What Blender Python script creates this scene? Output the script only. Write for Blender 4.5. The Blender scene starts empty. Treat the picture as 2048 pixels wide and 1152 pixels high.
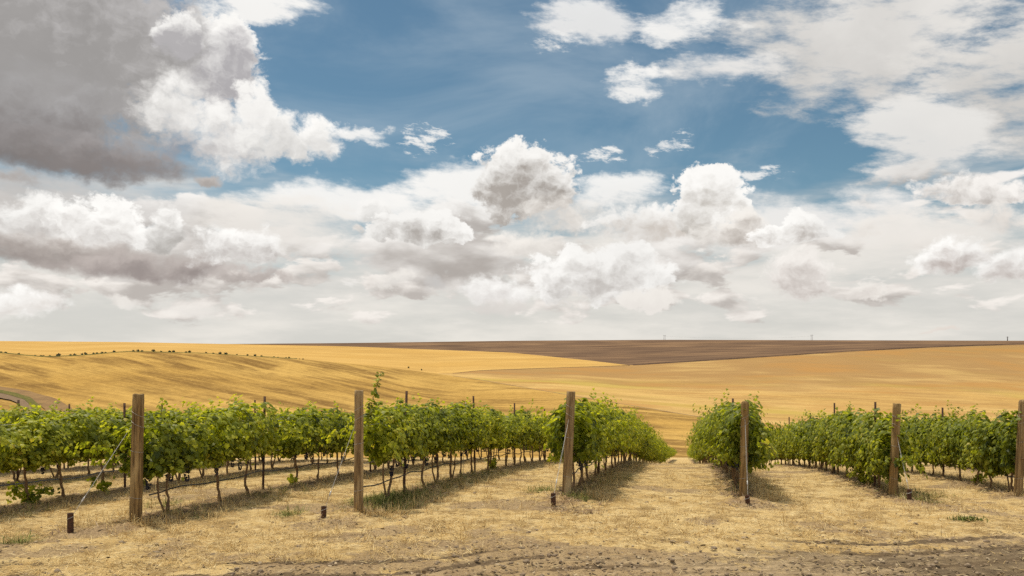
import bpy, bmesh, math, random
import numpy as np
from mathutils import Vector, Matrix

R = math.radians
rng = np.random.default_rng(7)
random.seed(7)
scene = bpy.context.scene
col = scene.collection

# ------------------------------------------------------------------ camera, sky, sun, exposure
F = 1650.0          # focal length in photograph pixels (2048 wide)
PX, PY = 1024.0, 715.0   # principal column, eye level
CZ = 2.6            # eye height above the datum
cam_d = bpy.data.cameras.new('camera')
cam = bpy.data.objects.new('camera', cam_d)
col.objects.link(cam)
cam.location = (0, 0, CZ)
cam.rotation_euler = (R(90), 0, 0)
cam_d.sensor_width = 36
cam_d.lens = 36 * F / 2048
cam_d.shift_y = (PY - 576) / 2048
cam_d.clip_start = 0.1
cam_d.clip_end = 20000
scene.camera = cam

SUN_AZ, SUN_EL = R(-50), R(69)       # azimuth from +Y towards +X
sd = Vector((math.sin(SUN_AZ) * math.cos(SUN_EL), math.cos(SUN_AZ) * math.cos(SUN_EL), math.sin(SUN_EL)))
sun_d = bpy.data.lights.new('sun', 'SUN')
sun_d.energy = 3.6
sun_d.angle = R(5.0)
sun_d.color = (1.0, 0.91, 0.74)
sun = bpy.data.objects.new('sun', sun_d)
col.objects.link(sun)
sun.rotation_euler = (-sd).to_track_quat('-Z', 'Y').to_euler()
sun.location = sd * 50

vs = scene.view_settings
vs.view_transform = 'Standard'
vs.look = 'None'
vs.gamma = 1.0
vs.use_curve_mapping = False
vs.exposure = 0.0
scene.render.engine = 'CYCLES'
scene.cycles.use_denoising = False
scene.cycles.max_bounces = 6
scene.cycles.diffuse_bounces = 3
scene.cycles.glossy_bounces = 2
scene.cycles.transmission_bounces = 4
scene.cycles.transparent_max_bounces = 4
scene.cycles.caustics_reflective = False
scene.cycles.caustics_refractive = False


class G:
    """small helper that writes node maths as calls"""
    def __init__(self, nt):
        self.nt = nt

    def new(self, t, **kw):
        n = self.nt.nodes.new(t)
        for k, v in kw.items():
            setattr(n, k, v)
        return n

    def put(self, sock, v):
        if isinstance(v, bpy.types.NodeSocket):
            self.nt.links.new(v, sock)
        elif v is not None:
            if sock.type == 'RGBA' and len(v) == 3:
                v = (*v, 1)
            sock.default_value = v

    def m(self, op, a, b=None, c=None, clamp=False):
        n = self.new('ShaderNodeMath', operation=op, use_clamp=clamp)
        for i, v in enumerate((a, b, c)):
            self.put(n.inputs[i], v)
        return n.outputs[0]

    def v(self, op, a, b=None, c=None):
        n = self.new('ShaderNodeVectorMath', operation=op)
        for i, v in enumerate((a, b, c)):
            self.put(n.inputs[i], v)
        return n.outputs['Value'] if op in ('DOT_PRODUCT', 'LENGTH', 'DISTANCE') else n.outputs['Vector']

    def ramp(self, x, a, b, lo=0.0, hi=1.0, smooth=True):
        n = self.new('ShaderNodeMapRange', interpolation_type='SMOOTHSTEP' if smooth else 'LINEAR')
        for i, v in enumerate((x, a, b, lo, hi)):
            self.put(n.inputs[i], v)
        return n.outputs[0]

    def mix(self, f, a, b, mode='MIX'):
        n = self.new('ShaderNodeMix', data_type='RGBA', blend_type=mode)
        self.put(n.inputs[0], f)
        self.put(n.inputs[6], a)
        self.put(n.inputs[7], b)
        return n.outputs[2]

    def noise(self, vec, scale, detail=4.0, rough=0.5, dist=0.0, kind='FBM', out=0):
        n = self.new('ShaderNodeTexNoise', noise_type=kind)
        self.put(n.inputs['Vector'], vec)
        n.inputs['Scale'].default_value = scale
        n.inputs['Detail'].default_value = detail
        n.inputs['Roughness'].default_value = rough
        n.inputs['Distortion'].default_value = dist
        return n.outputs[out]

    def sep(self, vec):
        n = self.new('ShaderNodeSeparateXYZ')
        self.put(n.inputs[0], vec)
        return n.outputs

    def comb(self, x, y, z=0.0):
        n = self.new('ShaderNodeCombineXYZ')
        for i, v in enumerate((x, y, z)):
            self.put(n.inputs[i], v)
        return n.outputs[0]


def lin(r, g, b, k=1.0):
    return tuple(((c / 255 / 12.92) if c <= 10 else ((c / 255 + 0.055) / 1.055) ** 2.4) * k for c in (r, g, b))


# ---- the sky: Nishita blue, a pale low haze, and every cloud of the photograph at its bearing
SKY_STRENGTH = 0.12
W = lin(252, 250, 246)
CREAM = lin(241, 236, 229)
SOFTW = lin(228, 224, 218)
GREY = lin(176, 169, 164)
WGREY = lin(194, 188, 182)
DGREY = lin(136, 128, 126)
LGREY = lin(205, 202, 199)

# x, y, half-width, half-height (photo scale, turned into bearings), k = flatness of the base, dk = depth of the grey,
# so = softness of the edge, am = raggedness, wh/gr = lit and shaded tone, op = opacity
clouds = []


def cl(x, y, rx, ry, k=1.0, dk=0.6, so=0.3, am=1.0, wh=W, gr=GREY, op=1.0, st=0, up=0.0, rl=None):
    clouds.append(dict(x=x, y=y, rx=rx, ry=ry, k=k, dk=dk, so=so, am=am, wh=wh, gr=gr, op=op, st=st, up=up, rl=(-1.1 if st else -0.52 if sum(wh) > 2.2 else -0.3) if rl is None else rl))


# thin sheets first (behind), streaky
cl(1740, 70, 420, 150, 1.0, .45, .7, 1.5, lin(232, 229, 224), lin(178, 174, 170), .97, 1)
cl(2020, 150, 250, 170, 1.0, .45, .7, 1.5, lin(228, 225, 220), lin(176, 172, 168), .97, 1)
cl(1440, 135, 150, 50, 1.0, .2, .7, 1.5, lin(235, 233, 230), LGREY, .95, 1)
cl(1840, 275, 170, 95, 1.0, .25, .7, 1.7, lin(232, 230, 226), LGREY, .97, 1)
cl(1170, 35, 140, 60, 1.0, .2, .7, 1.9, lin(236, 236, 235), LGREY, .95, 1)
cl(1120, 92, 60, 24, 1.0, .1, .7, 1.6, W, LGREY, .9, 1)
cl(1370, 35, 100, 50, 1.0, .1, .8, 1.9, W, LGREY, .9, 1)
cl(1280, 155, 90, 34, 1.0, .1, .7, 2.2, W, LGREY, .9, 1)
cl(500, 0, 170, 45, 1.0, .1, .8, 1.9, W, LGREY, .95, 1)
cl(1210, 308, 50, 15, 1.0, .1, .6, 2.4, W, LGREY, .85, 1)
cl(1345, 280, 38, 16, 1.0, .1, .7, 2.7, W, LGREY, .75, 1)
cl(862, 272, 44, 32, 1.0, .1, .6, 2.5, W, LGREY, .85, 1)
cl(715, 268, 80, 22, 1.0, .1, .6, 1.5, W, LGREY, .9, 1)
cl(1515, 347, 52, 17, 1.0, .1, .6, 2.2, W, LGREY, .85, 1)
# broad white middle sheets
cl(1640, 455, 330, 75, 1.2, .15, .8, 1.3, lin(243, 240, 236), WGREY, .92, 1)
cl(700, 400, 230, 50, 1.0, .1, .7, 1.3, W, LGREY, .92, 1)
cl(930, 390, 200, 70, 1.3, .15, .6, 1.2, W, LGREY, .95, 1)
cl(1230, 380, 110, 45, 1.0, .2, .6, 1.3, W, LGREY, .9, 1)
cl(560, 450, 200, 70, 1.0, .25, .8, 1.3, CREAM, LGREY, .9, 1)
cl(100, 400, 330, 70, 1.0, .7, .8, 1.0, LGREY, WGREY, .9, 1)
cl(1850, 470, 260, 60, 1.0, .2, .8, 1.3, CREAM, WGREY, .85, 1)
# the great cloud in the upper corner
cl(430, 130, 115, 140, 1.0, 1.1, .22, 1.0, W, lin(180, 177, 179), 1, 0, .15)
cl(20, 80, 520, 380, 1.35, 1.2, .22, .6, lin(196, 193, 192), lin(160, 157, 155), 1, 0, .25, -.45)
cl(470, 270, 130, 95, 1.0, .9, .4, .9, W, lin(190, 187, 186), 1)
cl(30, 265, 440, 170, 1.5, 1.2, .55, .5, lin(172, 170, 170), lin(139, 134, 133), 1, 0, .2, -.35)
cl(130, 320, 330, 80, 1.7, 1.2, .5, .55, lin(158, 153, 152), lin(129, 123, 121), 1, 0, .2, -.3)
cl(468, 120, 62, 100, 1.0, 1.1, .2, 1.0, W, lin(180, 177, 179), 1, 0, .3)
cl(355, 75, 55, 72, 1.0, 1.15, .22, .9, W, lin(182, 179, 180), 1, 0, .3)
cl(580, 265, 135, 80, 1.0, .8, .35, 1.2, W, lin(205, 203, 200), 1)
cl(505, 195, 50, 60, 1.0, .35, .3, 1.2, W, LGREY, 1)
cl(350, 215, 115, 80, 1.0, .7, .5, .8, W, LGREY, 1)
cl(250, 330, 230, 78, 1.6, 1.2, .8, .6, lin(176, 171, 170), lin(140, 133, 131), 1, 0, .25, -.2)
cl(370, 278, 100, 44, 1.0, 1.1, .9, .7, lin(172, 168, 168), lin(146, 142, 146), .95, 0, .2)
cl(425, 362, 45, 20, 1.6, 1.1, .4, .8, lin(190, 182, 176), lin(158, 150, 144), .95)
cl(20, 365, 70, 32, 1.3, 1.1, .5, .9, lin(190, 182, 176), lin(158, 150, 146), .95)
# cumulus banks
cl(60, 450, 130, 65, 1.5, .8, .3, 1.0, W, GREY)
cl(210, 450, 140, 72, 1.3, .9, .15, 1.0, W, GREY)
cl(340, 460, 52, 66, 1.3, 1.1, .22, .9, W, lin(186, 182, 177), 1, 0, .2)
cl(120, 505, 330, 40, 1.2, 1.25, .5, .7, lin(196, 187, 180), lin(157, 148, 143), 1, 0, .1)
cl(300, 535, 230, 44, 1.5, 1.2, .45, .7, lin(200, 190, 184), lin(160, 150, 146), 1, 0, .1)
cl(480, 505, 120, 62, 1.6, 1.0, .3, 1.0, W, lin(176, 168, 163))
cl(500, 552, 110, 24, 1.6, 1.1, .4, .8, lin(205, 196, 190), lin(170, 161, 156))
cl(745, 430, 42, 40, 1.0, .7, .25, 1.0, W, lin(196, 194, 190))
cl(830, 470, 125, 62, 2.0, 1.2, .12, 1.0, W, lin(178, 172, 166))
cl(1050, 365, 130, 88, 1.0, 1.2, .12, .9, W, lin(172, 165, 158), 1, 0, .1)
cl(1120, 425, 100, 50, 1.0, .7, .5, 1.0, CREAM, lin(196, 188, 180))
cl(1050, 495, 110, 48, 1.2, .6, .35, 1.0, CREAM, lin(196, 190, 184))
cl(1300, 445, 160, 64, 1.3, .9, .3, 1.0, W, lin(200, 190, 180))
cl(1420, 395, 100, 84, 1.0, 1.1, .1, .95, W, lin(186, 180, 172))
cl(1480, 465, 110, 50, 1.2, 1.0, .4, .9, CREAM, lin(172, 163, 155))
cl(1600, 470, 96, 48, 1.8, 1.2, .12, 1.0, W, lin(178, 170, 163))
cl(1730, 462, 70, 26, 1.3, .4, .5, 1.2, CREAM, lin(196, 186, 178))
cl(1960, 385, 165, 54, 2.0, 1.15, .25, 1.0, lin(247, 243, 238), lin(178, 171, 165))
cl(2010, 430, 110, 40, 1.0, .5, .5, 1.2, CREAM, lin(200, 190, 183))
cl(1910, 525, 100, 62, 1.4, 1.05, .28, 1.0, W, lin(186, 176, 170))
cl(2030, 545, 110, 60, 1.4, 1.0, .4, 1.0, W, lin(186, 176, 170))
cl(1200, 555, 180, 80, 1.3, 1.1, .14, 1.0, W, lin(196, 191, 186))
cl(1000, 585, 120, 42, 1.5, .9, .4, 1.0, W, lin(208, 202, 198))
cl(800, 565, 60, 26, 1.5, .6, .5, 1.0, CREAM, lin(198, 194, 190))
cl(870, 568, 30, 22, 1.0, .7, .6, 1.0, LGREY, lin(194, 191, 188))
cl(1300, 605, 70, 34, 1.5, .3, .3, 1.0, CREAM, lin(212, 205, 200))
cl(1595, 560, 88, 70, 1.6, 1.1, .3, 1.0, lin(246, 241, 235), lin(193, 184, 178))
cl(1735, 590, 46, 32, 1.6, .8, .3, 1.0, CREAM, lin(196, 187, 181))
cl(1000, 615, 130, 20, 1.3, .5, .6, 1.0, lin(226, 220, 214), lin(210, 203, 198), .8)
cl(60, 610, 120, 46, 1.4, .8, .4, 1.0, W, lin(210, 203, 196))
cl(255, 605, 50, 18, 1.2, .3, .5, 1.0, CREAM, LGREY, .9)
cl(380, 610, 70, 18, 1.2, .3, .6, 1.0, CREAM, LGREY, .8)
cl(1880, 665, 46, 11, 1.6, .2, .5, 1.0, lin(230, 218, 208), LGREY, .8)


def build_world():
    world = bpy.data.worlds.new('World')
    scene.world = world
    world.use_nodes = True
    nt = world.node_tree
    nt.nodes.clear()
    g = G(nt)
    out = g.new('ShaderNodeOutputWorld')
    tc = g.new('ShaderNodeTexCoord')
    d = tc.outputs['Generated']
    x, y, z = g.sep(d)
    az = g.m('ARCTAN2', x, y)
    el = g.m('ARCSINE', z)
    sky = g.new('ShaderNodeTexSky', sky_type='NISHITA', sun_disc=False)
    sky.sun_elevation = SUN_EL
    sky.sun_rotation = SUN_AZ
    sky.altitude = 400
    sky.air_density = 1.0
    sky.dust_density = 0.6
    sky.ozone_density = 2.0
    k = 1.0 / SKY_STRENGTH

    def emit(c):
        b = g.new('ShaderNodeBackground')
        g.put(b.inputs[0], c)
        b.inputs[1].default_value = SKY_STRENGTH
        return b.outputs[0]

    base = g.mix(1.0, sky.outputs[0], SKY_TINT, 'MULTIPLY')
    veil = g.noise(g.v('MULTIPLY', d, (1.0, 1.0, 2.2)), 2.6, 6, 0.6, 0.6)
    base = g.mix(g.ramp(veil, 0.42, 0.72, 0.0, 0.34), base, tuple(c * k for c in lin(196, 208, 216)))
    # low pale haze with soft stratus streaks
    ds = g.v('MULTIPLY', d, (1, 1, 5.0))
    strat = g.noise(ds, 5.0, 5, 0.55)
    strat2 = g.noise(g.v('MULTIPLY', d, (1, 1, 5.0)), 5.0, 6, 0.6)
    hz = g.ramp(g.m('MULTIPLY_ADD', strat, -0.26, el), R(15.5) - 0.13 - .05, R(3.5) - 0.13 + .03, 0.0, 1.0)
    hz = g.m('MAXIMUM', g.m('MULTIPLY', hz, 0.93), g.ramp(el, R(10), R(0.5), 0.0, 0.9))
    hcol = g.mix(g.ramp(strat2, 0.35, 0.7), tuple(c * k for c in lin(216, 213, 207)), tuple(c * k for c in lin(240, 234, 226)))
    base = g.mix(hz, base, hcol)
    # banks of far cumulus, all round the horizon: bright where the vapour thins upwards, grey towards their bases
    def bank(under, sx, sy, seed, cover, bright, dark, sharp):
        a = g.comb(g.m('MULTIPLY', az, sx), g.m('MULTIPLY', el, sy), seed)
        n0 = g.noise(a, 1.0, 7, 0.56, 0.25)
        n1 = g.noise(g.v('ADD', a, (-0.10, 0.30, 0.0)), 1.0, 5, 0.5, 0.25)
        e = g.m('ADD', n0, cover)
        up = g.m('SUBTRACT', n0, n1)
        t = g.ramp(g.m('MULTIPLY_ADD', g.m('MAXIMUM', e, 0.0), -0.55, up), -0.17, 0.12)
        tone = g.mix(t, tuple(c * k for c in dark), tuple(c * k for c in bright))
        return g.mix(g.ramp(e, 0.0, sharp, 0.0, 0.95), under, tone)
    cA = g.m('MINIMUM', g.ramp(el, R(1.0), R(4.0), -0.70, -0.47), g.ramp(el, R(6.0), R(12.0), -0.45, -0.72))
    base = bank(base, 13.0, 34.0, 3.7, cA, lin(246, 240, 233), lin(188, 181, 175), 0.08)
    cB = g.m('MINIMUM', g.ramp(el, R(2.5), R(6.0), -0.72, -0.48), g.ramp(el, R(8.5), R(15.0), -0.46, -0.76))
    base = bank(base, 7.0, 17.0, 11.3, cB, lin(250, 246, 241), lin(176, 169, 163), 0.07)
    # sky beyond the framed bearings: the same kind of cloud, from noise
    cov = g.noise(g.v('MULTIPLY', d, (1, 1, 1.8)), 3.0, 7, 0.55)
    out_mask = g.m('MAXIMUM', g.ramp(g.m('ABSOLUTE', az), R(36), R(46)), g.ramp(el, R(26), R(34)))
    cov_a = g.m('MULTIPLY', g.ramp(cov, 0.42, 0.55), out_mask)
    cov_t = g.mix(g.ramp(cov, 0.55, 0.8), tuple(c * k for c in W), tuple(c * k for c in GREY))
    generic = g.mix(cov_a, base, cov_t)

    # ragged coordinates shared by the framed clouds
    pe = g.comb(az, g.m('MULTIPLY', el, 1.25))
    w1 = g.noise(pe, 8.0, 2, 0.5, out=1)
    w2 = g.noise(pe, 26.0, 5, 0.62, out=1)
    warp = g.v('MULTIPLY_ADD', w1, (0.05, 0.04, 0), (-0.025, -0.02, 0))
    warp = g.v('ADD', warp, g.v('MULTIPLY_ADD', w2, (0.036, 0.034, 0), (-0.018, -0.017, 0)))
    P = g.v('ADD', g.comb(az, el), warp)
    # streaks for the thin sheets
    ps = g.comb(g.m('MULTIPLY_ADD', el, 0.9, az), g.m('MULTIPLY', el, 2.6))
    streak = g.m('SUBTRACT', g.noise(ps, 8.0, 8, 0.64), 0.5)
    # billows and their relief towards the light
    def puff(vec):
        n = g.new('ShaderNodeTexVoronoi', feature='F1', voronoi_dimensions='2D')
        g.put(n.inputs['Vector'], vec)
        n.inputs['Scale'].default_value = 24.0
        n.inputs['Detail'].default_value = 3.0
        n.inputs['Roughness'].default_value = 0.55
        n.inputs['Lacunarity'].default_value = 2.3
        return n.outputs['Distance']
    pw = g.v('ADD', pe, g.v('MULTIPLY', w2, (0.035, 0.035, 0)))
    n0 = g.noise(pe, 34.0, 7, 0.66)
    h0 = puff(pw)
    h1 = puff(g.v('ADD', pw, (-0.005, 0.009, 0.0)))
    rel = g.m('SUBTRACT', h1, h0)
    rel = g.m('MULTIPLY_ADD', g.m('SUBTRACT', n0, 0.5), 0.35, rel)
    rel = g.m('MULTIPLY_ADD', g.m('SUBTRACT', g.noise(pe, 13.0, 3, 0.5), 0.5), 0.7, rel)
    fb = g.m('MULTIPLY_ADD', h0, -0.5, g.m('MULTIPLY_ADD', n0, 1.2, -0.60 + 0.24))

    vn = g.noise(g.v('ADD', pe, g.v('MULTIPLY', w2, (0.05, 0.05, 0))), 7.0, 5, 0.55)
    vs1 = g.m('MULTIPLY_ADD', vn, 0.55, 0.725)
    vs1 = g.m('MINIMUM', vs1, 1.06)
    vary = g.comb(vs1, vs1, vs1)
    streak2 = g.m('SUBTRACT', g.noise(ps, 40.0, 6, 0.7), 0.5)

    # one cloud as a node group: coordinates and noise in, sky colour with the cloud laid over it out
    def cloud_group(streaky):
        ng = bpy.data.node_groups.new('streaky_cloud' if streaky else 'billowing_cloud', 'ShaderNodeTree')
        it = ng.interface
        for nm, ty in (('sky', 'Color'), ('place', 'Vector'), ('ragged', 'Float'), ('relief', 'Float'), ('inv', 'Vector'), ('off', 'Vector'),
                       ('flat', 'Vector'), ('am', 'Float'), ('so', 'Float'), ('op', 'Float'), ('up', 'Float'), ('dk', 'Float'), ('rl', 'Float'), ('wh', 'Color'), ('gr', 'Color'), ('vary', 'Vector')):
            it.new_socket(nm, in_out='INPUT', socket_type='NodeSocket' + ty)
        it.new_socket('sky', in_out='OUTPUT', socket_type='NodeSocketColor')
        h = G(ng)
        i = h.new('NodeGroupInput').outputs
        s = h.v('MULTIPLY_ADD', i['place'], i['inv'], i['off'])
        a = h.v('MAXIMUM', s, h.v('MULTIPLY', s, i['flat']))
        e = h.m('MULTIPLY_ADD', i['ragged'], i['am'], h.m('SUBTRACT', 1.0, h.v('DOT_PRODUCT', a, a)))
        al = h.ramp(e, 0.0, i['so'], 0.0, i['op'])
        t = h.m('MULTIPLY_ADD', h.v('DOT_PRODUCT', s, (0.0, 1.0, 0.0)), -0.55, i['up'])
        t = h.m('MULTIPLY_ADD', i['relief'], i['rl'], t)
        t = h.m('MULTIPLY_ADD', h.m('MINIMUM', e, 1.3), 0.34 if streaky else 0.58, t)
        t = h.m('MINIMUM', h.ramp(t, 0.02, 1.12, 0.0, i['dk']), 1.0)
        c = h.mix(al, i['sky'], h.v('MULTIPLY', h.mix(t, i['wh'], i['gr']), i['vary']))
        o = h.new('NodeGroupOutput')
        h.put(o.inputs[0], c)
        return ng
    grp = (cloud_group(False), cloud_group(True))

    def place(q):
        u, v = (q['x'] - PX) / F, (PY - q['y']) / F
        return (math.atan(u), math.atan(v / math.hypot(1, u)), q['rx'] / F / (1 + u * u), q['ry'] / F / (1 + v * v + u * u) * math.hypot(1, u))

    def paint(lst):
        c = base
        for q in lst:
            ca, ce, rx, ry = place(q)
            n = g.new('ShaderNodeGroup', node_tree=grp[q['st']])
            vals = dict(sky=c, place=P, ragged=(streak2 if q['rx'] < 65 else streak) if q['st'] else fb, relief=streak if q['st'] else rel, inv=(1 / rx, 1 / ry, 0), off=(-ca / rx, -ce / ry, 0),
                        flat=(-1, -q['k'], 0), am=q['am'] * ((3.4 if q['rx'] < 65 else 2.6) if q['st'] else 1.0), so=q['so'] * ((2.8 if q['rx'] < 65 else 1.35) if q['st'] else 1.9), op=q['op'], up=(0.25 if q['st'] else 0.13) + q['up'], dk=q['dk'],
                        rl=q['rl'], vary=vary if q['dk'] > .4 else (1, 1, 1), wh=tuple(j * k for j in q['wh']), gr=tuple(j * k for j in q['gr']))
            for nm, val in vals.items():
                g.put(n.inputs[nm], val)
            c = n.outputs[0]
        return emit(c)

    xs = [R(-50), R(-19), R(-8), R(4), R(16), R(50)]
    ys = [R(-3), R(7), R(13), R(40)]

    def tile(i, j):
        lst = []
        for q in clouds:
            ca, ce, rx, ry = place(q)
            m = 1.5 if q['st'] else 1.25
            rx, ry = rx * m + .035, ry * m + .03
            if ca - rx < xs[i + 1] and ca + rx > xs[i] and ce - ry < ys[j + 1] and ce + ry > ys[j]:
                lst.append(q)
        return paint(lst)

    def msh(f, a, b):
        n = g.new('ShaderNodeMixShader')
        g.put(n.inputs[0], f)
        nt.links.new(a, n.inputs[1])
        nt.links.new(b, n.inputs[2])
        return n.outputs[0]

    def split(axis, edges, lo, hi, leaf):
        if hi - lo == 1:
            return leaf(lo)
        mid = (lo + hi) // 2
        return msh(g.m('GREATER_THAN', axis, edges[mid]), split(axis, edges, lo, mid, leaf), split(axis, edges, mid, hi, leaf))

    framed = split(az, xs, 0, len(xs) - 1, lambda i: split(el, ys, 0, len(ys) - 1, lambda j: tile(i, j)))
    inside = g.m('MULTIPLY', g.m('LESS_THAN', g.m('ABSOLUTE', az), R(50)),
                 g.m('MULTIPLY', g.m('LESS_THAN', el, R(40)), g.m('GREATER_THAN', el, R(-3))))
    nt.links.new(msh(inside, emit(generic), framed), out.inputs[0])
    world.cycles.sampling_method = 'MANUAL'
    world.cycles.sample_map_resolution = 512


SKY_TINT = (0.53, 0.655, 0.60)
build_world()

# ------------------------------------------------------------------ helpers
def tag(o, label=None, cat=None, group=None, kind=None):
    for k_, v_ in (('label', label), ('category', cat), ('group', group), ('kind', kind)):
        if v_:
            o[k_] = v_
    return o


def link(name, data, mat=None, parent=None):
    o = bpy.data.objects.new(name, data)
    col.objects.link(o)
    if mat is not None and not data.materials:
        data.materials.append(mat)
    if parent is not None:
        o.parent = parent
    return o


def mesh_np(name, verts, faces, mat=None, smooth=False, attrs=None):
    """faces: (n, k) index array with a fixed k; attrs: {name: per-vertex floats}"""
    verts = np.asarray(verts, dtype=np.float32)
    faces = np.asarray(faces, dtype=np.int32)
    n, kk = faces.shape
    me = bpy.data.meshes.new(name)
    me.vertices.add(len(verts))
    me.vertices.foreach_set('co', verts.ravel())
    me.loops.add(n * kk)
    me.loops.foreach_set('vertex_index', faces.ravel())
    me.polygons.add(n)
    me.polygons.foreach_set('loop_start', np.arange(0, n * kk, kk, dtype=np.int32))
    me.update(calc_edges=True)
    if smooth:
        me.polygons.foreach_set('use_smooth', np.ones(n, dtype=bool))
    for an, av in (attrs or {}).items():
        at = me.attributes.new(an, 'FLOAT', 'POINT')
        at.data.foreach_set('value', np.asarray(av, dtype=np.float32))
    if mat is not None:
        me.materials.append(mat)
    return me


def grid_faces(nr, nc):
    i = np.arange(nr - 1)[:, None] * nc + np.arange(nc - 1)[None, :]
    return np.stack([i, i + 1, i + nc + 1, i + nc], -1).reshape(-1, 4)


def value_noise(x, y, seed=0, octaves=4, lac=2.0, gain=0.5):
    """smooth 2-D noise, about -1..1"""
    out_, amp, tot = 0, 1.0, 0
    for o_ in range(octaves):
        xi, yi = np.floor(x).astype(np.int64), np.floor(y).astype(np.int64)
        fx, fy = x - xi, y - yi
        fx, fy = fx * fx * (3 - 2 * fx), fy * fy * (3 - 2 * fy)

        def h(a, b):
            n_ = (a * 374761393 + b * 668265263 + (seed + o_ * 17) * 974634777) & 0x7fffffff
            n_ = ((n_ ^ (n_ >> 13)) * 1274126177) & 0x7fffffff
            return ((n_ ^ (n_ >> 16)) & 0xffff) / 32767.5 - 1.0
        v_ = (h(xi, yi) * (1 - fx) + h(xi + 1, yi) * fx) * (1 - fy) + (h(xi, yi + 1) * (1 - fx) + h(xi + 1, yi + 1) * fx) * fy
        out_ = out_ + v_ * amp
        tot += amp
        amp *= gain
        x, y = x * lac + 31.7, y * lac + 11.3
    return out_ / tot


def sstep(a, b, x):
    t = np.clip((x - a) / (b - a), 0, 1)
    return t * t * (3 - 2 * t)


def tube(points, radii, sides=8, cap=True, twist=0.0):
    """verts, tri/quad faces (as quads, caps collapsed) of a tapered tube along points"""
    pts = np.asarray(points, float)
    n = len(pts)
    radii = np.broadcast_to(np.asarray(radii, float), (n,))
    tan = np.gradient(pts, axis=0)
    tan /= np.linalg.norm(tan, axis=1)[:, None] + 1e-9
    ref = np.array([0.0, 1.0, 0.0]) if abs(tan[0][1]) < 0.8 else np.array([1.0, 0.0, 0.0])
    V = []
    a = np.linspace(0, 2 * np.pi, sides, endpoint=False) + twist
    for i in range(n):
        u = np.cross(ref, tan[i]); u /= np.linalg.norm(u) + 1e-9
        w = np.cross(tan[i], u)
        V.append(pts[i] + radii[i] * (np.cos(a)[:, None] * u + np.sin(a)[:, None] * w))
    V = np.concatenate(V)
    Fs = []
    for i in range(n - 1):
        for j in range(sides):
            j2 = (j + 1) % sides
            Fs.append((i * sides + j, i * sides + j2, (i + 1) * sides + j2, (i + 1) * sides + j))
    if cap:
        c0, c1 = len(V), len(V) + 1
        V = np.concatenate([V, pts[:1], pts[-1:]])
        for j in range(0, sides, 2):
            Fs.append((c0, (j + 2) % sides, (j + 1) % sides, j))
            b = (n - 1) * sides
            Fs.append((c1, b + j, b + (j + 1) % sides, b + (j + 2) % sides))
    return V, np.array(Fs)


def join(parts):
    V, Fs, o = [], [], 0
    for v_, f_ in parts:
        V.append(v_); Fs.append(np.asarray(f_) + o); o += len(v_)
    return np.concatenate(V), np.concatenate(Fs)


# ------------------------------------------------------------------ materials
def material(name, rough=0.9, spec=0.2):
    m = bpy.data.materials.new(name)
    m.use_nodes = True
    nt = m.node_tree
    g = G(nt)
    b = nt.nodes['Principled BSDF']
    b.inputs['Roughness'].default_value = rough
    b.inputs['Specular IOR Level'].default_value = spec
    tc = g.new('ShaderNodeTexCoord')
    return m, g, b, tc.outputs['Object']


def attr(g, name):
    a = g.new('ShaderNodeAttribute', attribute_name=name)
    return a.outputs['Fac']


def bump(g, b, h, strength=0.4, dist=0.02):
    n = g.new('ShaderNodeBump')
    g.put(n.inputs['Height'], h)
    n.inputs['Strength'].default_value = strength
    n.inputs['Distance'].default_value = dist
    g.put(b.inputs['Normal'], n.outputs[0])


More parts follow.
